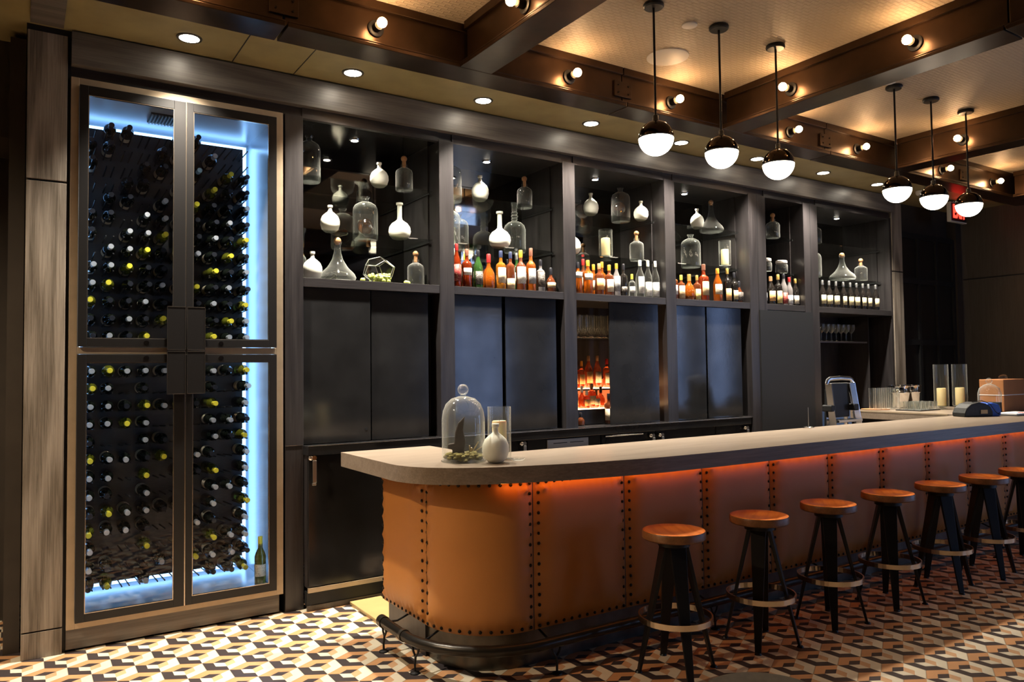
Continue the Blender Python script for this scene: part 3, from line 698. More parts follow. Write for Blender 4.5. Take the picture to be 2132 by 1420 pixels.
# terrarium: dodecahedron glass
def terrarium():
    t = thing('glass_terrarium', (2.265, 5.31, 2.252), 'faceted glass terrarium with pale green pods on the display ledge', 'terrarium')
    bm = bmesh.new(); ph = (1+5**.5)/2; pts = []
    for a in (-1, 1):
        for b in (-1, 1):
            for c in (-1, 1): pts.append((a, b, c))
            pts += [(0, a/ph, b*ph), (a/ph, b*ph, 0), (a*ph, 0, b/ph)]
    M = RX(math.atan(1/ph)) @ RZ(0)
    ps = [M @ Vector(p) for p in pts]
    zmin = min(p.z for p in ps); sc = .112/1.732
    vs = [bm.verts.new(((p.x)*sc*1.12, (p.y)*sc*1.12, (p.z-zmin)*sc*.93)) for p in ps]
    r = bmesh.ops.convex_hull(bm, input=bm.verts)
    bmesh.ops.dissolve_limit(bm, angle_limit=.05, verts=bm.verts, edges=bm.edges)
    edges = [(e.verts[0].co.copy(), e.verts[1].co.copy()) for e in bm.edges]
    me = bpy.data.meshes.new('glass_facets'); bm.to_mesh(me); bm.free(); me.materials.append(MT['glass'])
    o = bpy.data.objects.new('glass_facets', me); COL.objects.link(o); o.parent = t
    fb = MB()
    for a, b in edges: fb.cyl(a, b, .0028, n=6)
    obj('metal_frame', fb, MT['brush'], t)
    rnd = random.Random(3); pb = MB()
    for i in range(60):
        a = rnd.uniform(0, 2*PI); q = .083*math.sqrt(rnd.random()); zz = .014+rnd.uniform(0, .055)
        pb.sphere((q*math.cos(a), q*math.sin(a), zz), .015, 8, 6, (1, 1, 1))
    p = obj('green_pods', pb, MT['greenfruit'], t); p['kind'] = 'stuff'
terrarium()
for i, (x, y) in enumerate(((2.095, 5.21), (2.445, 5.22), (2.475, 5.25))):
    o = obj('green_pod', MB().sphere((0, 0, .015), .016, 12, 8, (1.2, 1, 1)), MT['greenfruit']); o.location = (x, y, 2.251)
    tag(o, ['pale green pod lying left of the terrarium on the ledge', 'pale green pod lying close against the right side of the terrarium', 'pale green pod lying near the corked bottle right of the terrarium'][i], 'pod', 'loose green pods by the terrarium')
# bay 2
vessel('carboy', 2.985, 5.50, 2.99, .092, .340, 'large clear jug on the top shelf over the whisky row', 'jug', CG)
vessel('corked', 2.865, 5.36, 2.99, .055, .290, 'clear corked bottle against the left post on the top whisky bay shelf', 'bottle', CG)
vessel('frost', 3.185, 5.36, 2.99, .072, .215, 'small white frosted bottle on the top shelf over the whisky row', 'bottle', FG)
vessel('corked', 3.655, 5.40, 2.99, .066, .280, 'clear corked bottle on the right of the top whisky bay shelf', 'bottle', CG)
vessel('carboy', 2.918, 5.40, 2.61, .085, .320, 'clear jug against the left post on the middle whisky bay shelf', 'jug', CG)
vessel('flask', 3.36, 5.34, 2.61, .092, .310, 'long necked white frosted flask above the middle of the whisky row', 'flask', FG)
vessel('demijohn', 3.60, 5.48, 2.61, .096, .385, 'clear glass demijohn with beaded neck behind the white flask', 'demijohn', CG)
vessel('carboy', 3.10, 5.58, 2.61, .085, .300, 'clear jug at the rear of the middle shelf above green bottle', 'jug', CG)
# bay 3
vessel('frost', 4.355, 5.36, 2.99, .070, .205, 'white frosted bottle left of the amber globe jug', 'bottle', FG)
c2 = vessel('carboy', 4.80, 5.46, 2.99, .090, .325, 'clear jug with an amber globe inside on a top shelf', 'jug', CG)
obj('inner_globe', MB().sphere((-.02, 0, .125), .068, 20, 12), MT['amberglass'], c2)
vessel('frost', 4.93, 5.32, 2.99, .070, .190, 'white frosted bottle right of the amber globe jug', 'bottle', FG)
vessel('flask', 4.092, 5.30, 2.61, .075, .300, 'white frosted flask half hidden by the post left of candle holder', 'flask', FG)
vessel('corked', 4.885, 5.34, 2.61, .066, .285, 'clear corked bottle above the white labelled bottles', 'bottle', CG)
def hurricane(x, y, z, r, h, foot, label, group=None, candle=.6, cr=.55, name='candle_holder'):
    t = thing(name, (x, y, z+.001), label, 'candle holder', group)
    if foot: obj('glass_foot', MB().lathe([(r*.8, 0), (r*.75, .008), (.014, .02), (.012, foot-.01), (r*.95, foot)], 24), MT['vessel'], t)
    obj('glass_cylinder', MB().lathe([(r*.98, foot), (r, foot+.005), (r, h), (r*.97, h)], 28, cap1=False), MT['vessel'], t)
    cd = obj('candle', MB().lathe([(r*cr, foot+.008), (r*cr, foot+.008+(h-foot)*candle-.006), (r*cr*.9, foot+.008+(h-foot)*candle), (r*cr*.7, foot+.004+(h-foot)*candle)], 24), MT['wax'], t)
    obj('wick', MB().cyl((0, 0, foot+(h-foot)*candle), (0, 0, foot+(h-foot)*candle+.018), .0015, n=6), MT['black'], cd)
    return t
hurricane(4.615, 5.47, 2.61, .064, .29, .04, 'footed glass candle holder on the shelf above the amber bottles', None, .66, .66)
# bay 4
vessel('frost', 5.715, 5.35, 2.99, .068, .205, 'white frosted bottle beside the tall flared decanter', 'bottle', FG)
vessel('decanter', 6.02, 5.44, 2.99, .125, .345, 'tall flared decanter with cork on the top shelf', 'decanter', CG)
vessel('carboy', 5.71, 5.44, 2.61, .098, .335, 'clear jug on the middle shelf left of a candle holder', 'jug', CG)
hurricane(6.10, 5.34, 2.61, .060, .29, .035, 'footed glass candle holder right of the clear jug', None, .62, .66)
# bay 5, 6
vessel('corked', 6.86, 5.33, 2.99, .072, .275, 'clear corked bottle alone on the top shelf of the narrow jar bay', 'bottle', CG)
def clipjar(x, y, label):
    t = thing('clip_jar', (x, y, 2.611), label, 'jar', 'wire clip jars')
    obj('jar_body', MB().lathe([(.058, 0), (.065, .01), (.065, .085), (.055, .10), (.055, .105)], 24), MT['vessel'], t)
    obj('lid', MB().lathe([(.060, .108), (.062, .115), (.060, .135), (.05, .14)], 24), MT['white'], t)
    obj('wire_clip', MB().tube([(.058, -.01, .12), (.075, -.01, .09), (.070, 0, .06), (.075, .01, .09), (.058, .01, .12)], .0025, 6).tube([(math.cos(a)*.058, math.sin(a)*.058, .106) for a in [2*PI*k/16 for k in range(16)]], .0022, 6, True), MT['chrome'], t)
clipjar(6.66, 5.28, 'wire clip jar nearest the wide post on the narrow bay shelf'); clipjar(6.95, 5.30, 'wire clip jar further along the narrow bay shelf')
vessel('corked', 7.60, 5.33, 2.99, .068, .280, 'clear corked bottle on the top shelf above the wine row', 'bottle', CG)
vessel('carboy', 7.60, 5.36, 2.61, .085, .320, 'clear jug beside the post on the shelf above the wine row', 'jug', CG)
vessel('decanter', 8.20, 5.40, 2.61, .150, .330, 'broad corked decanter above the row of wine bottles', 'decanter', CG)
vessel('corked', 8.42, 5.30, 2.61, .072, .265, 'clear corked bottle right of the decanter above the wine row', 'bottle', CG)

# ------------------------------------------------------------------ spirit bottles on the ledges
def spirit(x, y, z, h, r, shape, liq, lab, cap, label, group, lz=(.18, .52), scale=1.0):
    """bottle with label sheet, cap and glass body; h total height"""
    t = thing('liquor_bottle', (x, y, z+.001), label, 'bottle', group, random.uniform(-.1, .1))
    if shape == 'std': pf = [(.92, 0), (1, .02), (1, .59), (.97, .63), (.84, .66), (.52, .69), (.37, .72), (.34, .77), (.34, .92)]
    elif shape == 'tall': pf = [(.92, 0), (1, .02), (1, .58), (.95, .62), (.72, .66), (.42, .70), (.36, .75), (.34, .90)]
    elif shape == 'slope': pf = [(.92, 0), (1, .02), (1, .52), (.90, .60), (.62, .69), (.40, .77), (.34, .84), (.34, .93)]
    elif shape == 'squat': pf = [(.80, 0), (.98, .06), (1, .30), (.92, .45), (.62, .56), (.34, .63), (.30, .70), (.30, .86)]
    elif shape == 'round': pf = [(.55, 0), (.85, .06), (1, .24), (.95, .42), (.70, .56), (.40, .64), (.32, .70), (.30, .86)]
    pf = prof_scale(pf, r, h)
    obj('body', MB().lathe(pf, 20), LQ[liq], t)
    top = pf[-1][1]
    cr = pf[-1][0]
    if cap == 'red' and shape == 'round': obj('cap', MB().sphere((0, 0, h-.018), .018, 14, 10).cyl((0, 0, top-.02), (0, 0, h-.02), cr, n=12), CP[cap], t)
    else: obj('cap', MB().lathe([(cr*1.12, top-.030), (cr*1.15, top-.01), (cr*1.12, h-.004), (cr*.9, h)], 14), CP[cap], t)
    if lab:
        z0, z1 = h*lz[0], h*lz[1]; n = 14
        prof = []
        mb = MB(); vs = []; a0, a1 = -PI/2-1.05, -PI/2+1.05
        for zz in (z0, z1):
            for kx in range(n+1):
                a = a0+(a1-a0)*kx/n; vs.append((math.cos(a)*(r+.0009), math.sin(a)*(r+.0009), zz))
        mb.add(vs, [(kx, kx+1, kx+n+2, kx+n+1) for kx in range(n)], True)
        lo = obj('paper_label', mb, LB[lab], t); lo.modifiers.new('thick', 'SOLIDIFY').thickness = .0006
        lo.rotation_euler = (0, 0, random.uniform(-.45, .05))
    return t
G2 = 'whisky bottles on the ledge of the second bay'
S2 = [(2.883, .345, .036, 'slope', 'red', 'red', 'red', (.14, .52), 'bottle with maroon label and tall red cap beside the left post'),
      (2.975, .310, .040, 'std', 'red', 'white', 'brown', (.32, .50), 'red amber whisky bottle with short white label and brown cap'),
      (3.079, .308, .038, 'slope', 'green', 'dark', 'black', (.10, .44), 'green glass whisky bottle with dark label'),
      (3.178, .285, .050, 'squat', 'amber', None, 'red', None, 'squat unlabelled decanter bottle of bright amber with red stopper'),
      (3.294, .320, .041, 'std', 'gold', 'cream', 'navy', (.17, .56), 'golden whisky bottle with big cream label and navy cap'),
      (3.387, .318, .038, 'std', 'brown', 'tan', 'navy', (.04, .30), 'brown whisky bottle with low tan label'),
      (3.490, .340, .042, 'tall', 'brown', 'white', 'orange', (.17, .58), 'tall whisky bottle with white label and orange cap'),
      (3.592, .365, .041, 'tall', 'amber', 'grey', 'brown', (.17, .52), 'tallest amber whisky bottle with half grey label'),
      (3.690, .275, .037, 'std', 'grey', 'dark', 'black', (.15, .60), 'dark labelled bottle beside the squat cream banded one'),
      (3.795, .212, .043, 'squat', 'brown', 'tan', 'black', (.18, .40), 'short round shouldered dark rum bottle at the end of the whisky row')]
for x, h, r, sh, lq, lb, cp, lz, lab in S2: spirit(x, 5.225, 2.25, h, r, sh, lq, lb, cp, lab, G2, lz or (.2, .5))
G2b = 'bottles in the second rank of the whisky bay'
for q, (x, h, lq, cp, de) in enumerate(((2.955, .335, 'gold', 'white', 'behind the maroon labelled one'), (3.05, .30, 'green', 'yellow', 'behind the green glass one'), (3.15, .30, 'dark', 'black', 'behind the squat amber decanter'), (3.26, .27, 'brown', 'black', 'behind the cream labelled one'), (3.55, .34, 'green', 'silver', 'between the two tall ones'), (3.45, .28, 'dark', 'black', 'behind the tan labelled one'))):
    spirit(x, 5.38, 2.25, h, .037, 'std', lq, 'cream', cp, 'rear rank bottle standing '+de, G2b, (.2, .5))
G3 = 'bottles on the ledge of the amber globe bay'
S3 = [(4.089, .280, .038, 'std', 'amber', 'white', 'black', (.50, .68), 'orange bottle with dark neck against the left post'),
      (4.200, .305, .044, 'std', 'amber', 'white', 'orange', (.42, .60), 'orange bottle with high white label band'),
      (4.329, .285, .041, 'std', 'brown', 'orange', 'cork', (.16, .52), 'brown bottle with large orange yellow label'),
      (4.444, .280, .040, 'std', 'brown', 'cream', 'orange', (.12, .52), 'brown bottle with cream label and two dark brush marks'),
      (4.530, .298, .035, 'slope', 'grey', 'grey', 'orange', (.15, .60), 'smoky glass bottle with orange cap'),
      (4.614, .298, .034, 'std', 'dark', 'dark', 'black', (.12, .30), 'black glass bottle left of the small yellow capped one'),
      (4.715, .212, .030, 'std', 'clear', 'white', 'yellow', (.18, .45), 'small clear bottle with yellow cap'),
      (4.815, .347, .040, 'slope', 'clear', 'white', 'white', (.10, .55), 'tall clear bottle with white label'),
      (4.915, .350, .037, 'slope', 'clear', 'white', 'white', (.04, .42), 'clear bottle with big blank white label, left of a twin'),
      (5.008, .352, .037, 'slope', 'clear', 'white', 'white', (.04, .42), 'clear bottle with big blank white label against the right post')]
for x, h, r, sh, lq, lb, cp, lz, lab in S3: spirit(x, 5.225, 2.25, h, r, sh, lq, lb, cp, lab, G3, lz)
for q, (x, h, lq, cp, de) in enumerate(((4.15, .33, 'gold', 'white', 'behind the first orange bottles'), (4.27, .34, 'brown', 'red', 'showing a red cap behind the high white band'), (4.39, .30, 'amber', 'orange', 'behind the orange yellow label'), (4.49, .33, 'amber', 'orange', 'behind the brush marked one'), (4.67, .24, 'clear', 'yellow', 'behind the small yellow capped one'))):
    spirit(x, 5.38, 2.25, h, .037, 'std', lq, 'cream', cp, 'rear rank bottle '+de, 'bottles in the second rank of the amber globe bay', (.2, .5))
G4 = 'bottles on the ledge of the fourth bay'
S4 = [(5.250, .284, .036, 'std', 'brown', 'white', 'white', (.16, .48), 'bottle with white label against the left post of the fourth bay'),
      (5.345, .241, .036, 'std', 'brown', 'tan', 'yellow', (.06, .56), 'bottle with long tan label and yellow cap'),
      (5.453, .253, .055, 'round', 'amber', None, 'gold', None, 'round bellied amber bottle with gold cap'),
      (5.560, .250, .036, 'std', 'brown', 'yellow', 'gold', (.05, .45), 'gold capped bottle right of the round bellied one'),
      (5.655, .365, .050, 'std', 'red', 'tan', 'brown', (.15, .52), 'large red amber bottle with tan label'),
      (5.853, .335, .045, 'slope', 'amber', 'cream', 'orange', (.22, .52), 'amber bottle with orange cap and cream label'),
      (5.995, .345, .040, 'std', 'dark', 'orange', 'gold', (.05, .40), 'dark bottle with low orange label'),
      (6.095, .310, .040, 'std', 'dark', 'wine', 'black', (.10, .40), 'dark bottle with pale square label'),
      (6.168, .224, .042, 'round', 'brown', 'dark', 'black', (.1, .5), 'short dark bottle beside the wide post')]
for x, h, r, sh, lq, lb, cp, lz, lab in S4: spirit(x, 5.225, 2.25, h, r, sh, lq, lb, cp, lab, G4, lz or (.2, .5))
G5 = 'bottles on the ledge of the narrow jar bay'
S5 = [(6.560, .205, .030, 'std', 'dark', 'white', 'white', (.2, .6), 'small bottle half hidden by the wide post'),
      (6.665, .302, .048, 'slope', 'dark', 'orange', 'tan' if 0 else 'cork', (.12, .48), 'dark bottle with peach label and cork top'),
      (6.787, .330, .042, 'std', 'dark', 'yellow', 'gold', (.06, .46), 'dark bottle with mustard yellow label'),
      (6.880, .342, .040, 'slope', 'grey', 'red', 'black', (.05, .40), 'smoky bottle with red banded label'),
      (6.972, .310, .038, 'slope', 'grey', 'white', 'red', (.08, .36), 'bottle with bright red cap'),
      (7.075, .300, .038, 'slope', 'dark', 'cream', 'gold', (.08, .38), 'dark slender bottle at the right of the narrow bay')]
for x, h, r, sh, lq, lb, cp, lz, lab in S5: spirit(x, 5.225, 2.25, h, r, sh, lq, lb, cp, lab, G5, lz)
wl = [7.556, 7.677, 7.806, 7.945, 8.077, 8.198, 8.326, 8.44, 8.586]
for i, x in enumerate(wl):
    spirit(x, 5.225, 2.25, .31, .0375, 'slope', 'dark', 'wine', 'silver', 'red wine bottle with pale label, %s in the row counted from the post' % ORD[i+1], 'red wine bottles in a row', (.14, .46))

# ------------------------------------------------------------------ open lower door: glasses and backlit bottles
t = bays[2]; xc = t.location.x
obj('lower_glass_shelf', MB().box(3.997-xc, 5.049-xc, .10, .58, 1.862, 1.872), MT['shelfglass'], t)
ls = obj('lit_step', MB().box(4.00-xc, 4.95-xc, .34, .50, 1.105, 1.415).box(4.00-xc, 4.95-xc, .20, .338, 1.105, 1.238), MT['wdark'], t)
obj('step_light', MB().box(4.00-xc, 4.95-xc, .342, .50, 1.416, 1.421).box(4.00-xc, 4.95-xc, .202, .336, 1.239, 1.244), MT['step'], ls)
obj('riser_light', MB().box(4.00-xc, 4.95-xc, .336, .339, 1.25, 1.40).box(4.00-xc, 4.95-xc, .505, .509, 1.425, 1.50), MT['riser'], ls)
gl_me = MB().lathe([(.024, 0), (.026, .004), (.005, .012), (.005, .03), (.028, .07), (.034, .12), (.031, .205), (.030, .205)], 16, cap1=False).mesh('stem_glass', MT['vessel']); fixn(gl_me)
gn = 0
for row, y in enumerate((5.30, 5.39, 5.48)):
    for q in range(7):
        x = 4.05+q*.078+row*.02
        g = obj('stem_glass', gl_me, None); g.location = (x, y, 1.873)
        tag(g, 'tall stemmed glass behind the open sliding door, %s rank, %s from the post' % (['front', 'middle', 'rear'][row], ORD[q+1]), 'glass', 'stemmed glasses behind the open sliding door')
GO = 'backlit bottles behind the open sliding door'
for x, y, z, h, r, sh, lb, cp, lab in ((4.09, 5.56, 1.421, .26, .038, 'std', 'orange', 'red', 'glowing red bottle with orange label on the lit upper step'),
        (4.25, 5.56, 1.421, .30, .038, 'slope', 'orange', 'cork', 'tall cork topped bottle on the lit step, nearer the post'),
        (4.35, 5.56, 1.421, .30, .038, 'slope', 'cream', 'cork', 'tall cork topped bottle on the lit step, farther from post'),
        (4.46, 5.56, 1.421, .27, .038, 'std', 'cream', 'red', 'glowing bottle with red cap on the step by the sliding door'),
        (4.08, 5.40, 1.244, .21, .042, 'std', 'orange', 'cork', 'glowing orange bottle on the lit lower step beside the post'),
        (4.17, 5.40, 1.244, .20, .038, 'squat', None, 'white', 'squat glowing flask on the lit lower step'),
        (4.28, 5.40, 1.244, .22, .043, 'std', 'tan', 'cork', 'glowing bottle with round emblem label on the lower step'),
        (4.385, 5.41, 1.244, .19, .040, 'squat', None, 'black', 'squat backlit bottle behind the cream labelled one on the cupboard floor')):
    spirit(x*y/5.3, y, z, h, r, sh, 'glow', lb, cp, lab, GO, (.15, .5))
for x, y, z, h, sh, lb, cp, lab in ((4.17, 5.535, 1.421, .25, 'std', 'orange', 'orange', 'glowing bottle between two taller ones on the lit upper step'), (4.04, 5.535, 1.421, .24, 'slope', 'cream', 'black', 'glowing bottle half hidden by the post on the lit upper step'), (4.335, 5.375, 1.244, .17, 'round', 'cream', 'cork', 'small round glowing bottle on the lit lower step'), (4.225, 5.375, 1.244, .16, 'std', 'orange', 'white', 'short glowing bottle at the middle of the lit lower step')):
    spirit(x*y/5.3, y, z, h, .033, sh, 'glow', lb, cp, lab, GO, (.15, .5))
spirit(4.445, 5.26, 1.105, .27, .043, 'std', 'brown', 'cream', 'black', 'unlit bottle with cream label standing on the cupboard floor by the sliding door', GO, (.12, .5))
spirit(4.13, 5.27, 1.105, .11, .035, 'squat', 'brown', None, 'black', 'small dark bottle on the cupboard floor under the lit steps', GO)
# wine glasses in last bay niche
wg_me = MB().lathe([(.034, 0), (.034, .003), (.004, .010), (.0035, .095), (.022, .115), (.040, .145), (.038, .20), (.037, .20)], 16, cap1=False).mesh('wine_glass', MT['vessel']); fixn(wg_me)
for row, y in enumerate((5.30, 5.40)):
    for q in range(7):
        x = 7.62+q*.095 + row*.045
        g = obj('wine_glass', wg_me, None); g.location = (x, y, 1.877)
        tag(g, 'wine glass under the red wine bottles, %s rank, %s from the post' % (['front', 'back'][row], ORD[q+1]), 'wine glass', 'wine glasses under the wine row')

# ------------------------------------------------------------------ bar
EX, FY, RR, YR = 1.90, 3.42, .40, 4.40
def path(s, off=0.0):
    """bar front line: end face towards the camera, round corner, long front; returns point and outward normal"""
    L1 = YR-(FY+RR); L2 = RR*PI/2
    if s < L1: p = Vector((EX, YR-s)); n = Vector((-1, 0))
    elif s < L1+L2:
        a = (s-L1)/RR; c = Vector((EX+RR, FY+RR)); n = Vector((-math.cos(a), -math.sin(a))); p = c+n*RR
    else: p = Vector((EX+RR+(s-L1-L2), FY)); n = Vector((0, -1))
    return p+n*off, n
S0 = YR-(FY+RR)+RR*PI/2+.04
seams = [0, .59, S0]+[S0+.652*k for k in range(1, 12)]
bf = thing('bar_counter', (0, 0, 0), 'long bar front clad in padded tan leather panels with nail heads', 'bar')
ZB, ZT = .20, 1.012
nail_pos = []
for i in range(len(seams)-1):
    s0, s1 = seams[i]+.003, seams[i+1]-.003
    nu = 40 if i < 3 else 26; nv = 34
    mb = MB(); vs = []
    for b in range(nv+1):
        v = b/nv
        vv = .5-.5*math.cos(PI*v)
        for a in range(nu+1):
            u = a/nu; uu = .5-.5*math.cos(PI*u)
            s = s0+(s1-s0)*uu; z = ZB+(ZT-ZB)*vv
            du = min(uu, 1-uu)*(s1-s0); dv = min(vv, 1-vv)*(ZT-ZB)
            d = min(du, dv)
            q_ = min(1, max(0, d/.15)); bul = .040*(1-(1-q_)**2.4)
            pk = math.exp(-((du-.045)/.03)**2)*.0080*math.cos(2*PI*(z-ZB)/.058) + math.exp(-((dv-.042)/.03)**2)*.007*math.cos(2*PI*(s-s0)/.0545)
            p, n = path(s, .002+bul+(pk if d > .004 else 0))
            vs.append((p.x, p.y, z))
    fs = [(b*(nu+1)+a, b*(nu+1)+a+1, (b+1)*(nu+1)+a+1, (b+1)*(nu+1)+a) for b in range(nv) for a in range(nu)]
    mb.add(vs, fs, True)
    o = obj('leather_panel', mb, MT['leather'], bf, auto=False)
    nn = max(4, round((s1-s0-.05)/.0545))
    for q in range(nn+1):
        s = s0+.025+(s1-s0-.05)*q/nn
        for z in (ZB+.022, ZT-.024): nail_pos.append((s, z))
    nz = 13
    for q in range(1, nz+1):
        z = ZB+.022+(ZT-ZB-.046)*q/(nz+1)
        for s in (s0+.025, s1-.025): nail_pos.append((s, z))
nmesh = MB().lathe([(.0098, 0), (.0090, .004), (.0056, .0066), (.0005, .0076)], 10).mesh('nail_head', MT['nail']); fixn(nmesh)
def npos(s, z):
    p, n = path(s, .0155); return Vector((p.x, p.y, z)), n
# the 100 nearest to the camera as parts, the rest as one part
cam = Vector((0, 0, 1.6))
nail_pos.sort(key=lambda q: (npos(*q)[0]-cam).length)
for s, z in nail_pos[:100]:
    p, n = npos(s, z); o = obj('nail_head', nmesh, None, bf, auto=False)
    o.matrix_basis = Matrix.Translation(p) @ Vector((n.x, n.y, 0)).to_track_quat('Z', 'Y').to_matrix().to_4x4()
mb = MB()
for s, z in nail_pos[100:]:
    p, n = npos(s, z)
    mb.lathe([(.0098, 0), (.0090, .004), (.0056, .0066), (.0005, .0076)], 8, Matrix.Translation(p) @ Vector((n.x, n.y, 0)).to_track_quat('Z', 'Y').to_matrix().to_4x4())
o = obj('nail_heads', mb, MT['nail'], bf, auto=False); o['kind'] = 'stuff'
SEND = seams[-1]
def strip(o1, o2, z0, z1, s0=0, s1=None, n=90):
    s1 = SEND if s1 is None else s1
    poly = [path(s0+(s1-s0)*k/n, o1)[0] for k in range(n+1)]+[path(s1-(s1-s0)*k/n, o2)[0] for k in range(n+1)]
    mb = MB(); m_ = n+1
    vs = [(p.x, p.y, z) for z in (z0, z1) for p in poly]; N = 2*m_
    fs = []
    for k in range(n):
        a, b = k, N-1-k
        fs.append((a, a+1, b-1, b)); fs.append((N+b, N+b-1, N+a+1, N+a))
    for k in range(N): fs.append((k, (k+1) % N, (k+1) % N+N, k+N))
    return mb.add(vs, fs, True)
obj('kick_plate', strip(-.045, -.10, 0.0, .199), MT['bronzeb'], bf)
obj('core_board', strip(.001, -.05, .2, 1.012), MT['wdark'], bf)
obj('rear_cabinet', MB().box(EX+.03, 2.27, 3.9, YR, .0, 1.01).box(2.30, SEND, 3.55, 3.88, 0, 1.01), MT['wdark'], bf)
obj('light_strip', strip(.075, .050, 1.004, 1.010, 1.05, SEND-.05), MT['barled'], bf)
# bar top
edge = [(1.685, 4.56), (1.685, 3.80), (1.690, 3.745), (1.715, 3.655), (1.755, 3.575), (1.81, 3.505), (1.885, 3.440), (1.98, 3.382), (2.10, 3.328), (2.25, 3.278), (2.42, 3.232), (2.62, 3.190), (2.85, 3.155), (3.1, 3.130), (3.5, 3.118), (9.3, 3.118), (9.3, 5.12), (7.85, 5.12), (7.85, 4.02), (7.83, 3.95), (7.62, 3.90), (2.36, 3.90), (2.31, 3.96), (2.30, 4.56)]
def smooth_curve(pts, i0, i1, sub=5):
    out = list(pts[:i0+1])
    for i in range(i0, i1):
        p0, p1, p2, p3 = [Vector(pts[max(0, min(len(pts)-1, j))]) for j in (i-1, i, i+1, i+2)]
        for k in range(1, sub+1):
            t = k/sub
            q = .5*((2*p1)+(-p0+p2)*t+(2*p0-5*p1+4*p2-p3)*t*t+(-p0+3*p1-3*p2+p3)*t**3)
            out.append((q.x, q.y))
    return out+list(pts[i1+1:])
edge = smooth_curve(edge, 2, 13)
pmb = MB().prism(edge, 1.013, 1.10); pmb.sm = [True]*len(pmb.sm)
bt = obj('countertop', pmb, MT['wtop'])
tag(bt, 'thick pale wood bar top with rounded corner overhanging the leather front', 'bar top')
rc = thing('return_counter', (8.5, 4.6, 0), 'dark cabinet under the return counter by the right end wall', 'cabinet')
obj('carcass', MB().box(-.60, .80, -.62, .50, 0, 1.012), MT['wdark'], rc)
obj('edge_strip', MB().box(-.653, -.651, -.55, .50, 1.085, 1.101), MT['beige'], rc)

# foot rail
fr_ = thing('foot_rail', (0, 0, 0), 'black tubular foot rail on forked brackets running round the bar', 'foot rail')
RO = .13; ZRL = .165
L1 = YR-(FY+RR)
pts = [(path(.26+(SEND-.26)*k/110, RO)[0]) for k in range(111)]
obj('rail_tube', MB().tube([(p.x, p.y, ZRL) for p in pts], .029, 16), MT['rail'], fr_)
def collar(s, w=.03, r=.034):
    q = [path(s+w*(k/3-.5), RO)[0] for k in range(4)]
    obj('collar', MB().tube([(p.x, p.y, ZRL) for p in q], r, 16), MT['bronzeb'], fr_)
collar(.28, .05, .034); collar(.56, .025, .0335)
def bracket(s):
    p, n = path(s, RO); k, _ = path(s, -.045); tdir = Vector((-n.y, n.x))
    f = Vector((p.x, p.y)) + n*.005
    br = MB()
    br.tube([(f.x, f.y, .004), (f.x, f.y, .05), (p.x, p.y, .09)], .0065, 8)
    for sg in (-1, 1): br.tube([(p.x, p.y, .085), (p.x+tdir.x*.02*sg, p.y+tdir.y*.02*sg, .11), (p.x+tdir.x*.028*sg, p.y+tdir.y*.028*sg, .140)], .006, 8)
    br.tube([(p.x-n.x*.02, p.y-n.y*.02, ZRL), (p.x-n.x*.08, p.y-n.y*.08, ZRL-.005), (k.x, k.y, ZRL+.028)], .006, 8)
    br.lathe([(.028, 0), (.026, .006), (.012, .012)], 14, T(f.x, f.y, 0))
    obj('bracket', br, MT['leg'], fr_)
for s in [.30, .66, 1.30, 2.5, 3.7, 4.9, 6.1, 7.3]: bracket(s)

# floor extras
tag(obj('threshold_board', MB().box(1.925, 2.155, 4.42, 5.05, .0, .022), MT['threshold'], None, .003), 'pale oak threshold board on the floor between bar end and back counter', 'board')
tag(obj('rubber_mat', MB().box(2.165, 7.2, 4.42, 5.02, .0, .015), MT['rubber'], None, .002), 'black rubber service mat on the floor behind the bar', 'mat')

# ------------------------------------------------------------------ bar stools
def make_stool(seat_mat, edge_mat):
    t = thing('bar_stool', (0, 0, 0), '', 'bar stool')
    s = obj('seat', MB().lathe([(.150, .688), (.162, .690), (.168, .697), (.168, .727), (.164, .735), (.153, .737), (.10, .729), (.0005, .725)], 40), edge_mat, t)
    s.data.materials.append(seat_mat)
    for p in s.data.polygons:
        if p.normal.z > .6 and p.center.z > .7: p.material_index = 1
    obj('seat_plate', MB().cyl((0, 0, .655), (0, 0, .690), .085, n=24), MT['leg'], t)
    for k in range(4):
        a = PI/2*k; c, sn = math.cos(a), math.sin(a)
        M = RZ(a)
        mb = MB(); w0, w1 = .030, .016
        # tapered flat leg, top near hub, foot splayed
        pts = []
        for (r, z, hw, th) in ((.055, .655, .043, .011), (.205, .006, .017, .007)):
            for dx, dy in ((-1, -1), (1, -1), (1, 1), (-1, 1)): pts.append(M @ Vector((r+th*dx, hw*dy, z)))
        mb.add(pts, [(0, 3, 2, 1), (4, 5, 6, 7), (0, 1, 5, 4), (1, 2, 6, 5), (2, 3, 7, 6), (3, 0, 4, 7)])
        lg = obj('leg', mb, MT['leg'], t, .002)
        obj('foot_pad', MB().cyl(M @ Vector((.208, 0, .0)), M @ Vector((.208, 0, .010)), .020, .014, n=12), MT['leg'], lg)
    ring = MB(); n = 48; vs = []; fs = []
    for k in range(n):
        a = 2*PI*k/n
        for r, z in ((.188, .262), (.196, .262), (.196, .292), (.188, .292)): vs.append((r*math.cos(a), r*math.sin(a), z))
    for k in range(n):
        for q in range(4): fs.append((k*4+q, ((k+1) % n)*4+q, ((k+1) % n)*4+(q+1) % 4, k*4+(q+1) % 4))
    ring.add(vs, fs, False)
    obj('foot_ring', ring, pm('brass_ring', (.62, .50, .36), .24, 1.0), t)
    return t
st = make_stool(MT['seat'], MT['seatedge'])
stools = [(2.945, 2.97, 65), (3.64, 2.975, 33), (4.30, 2.975, 40), (4.968, 2.98, 40), (5.63, 2.975, 60), (6.25, 2.97, 55), (6.88, 2.97, 30)]
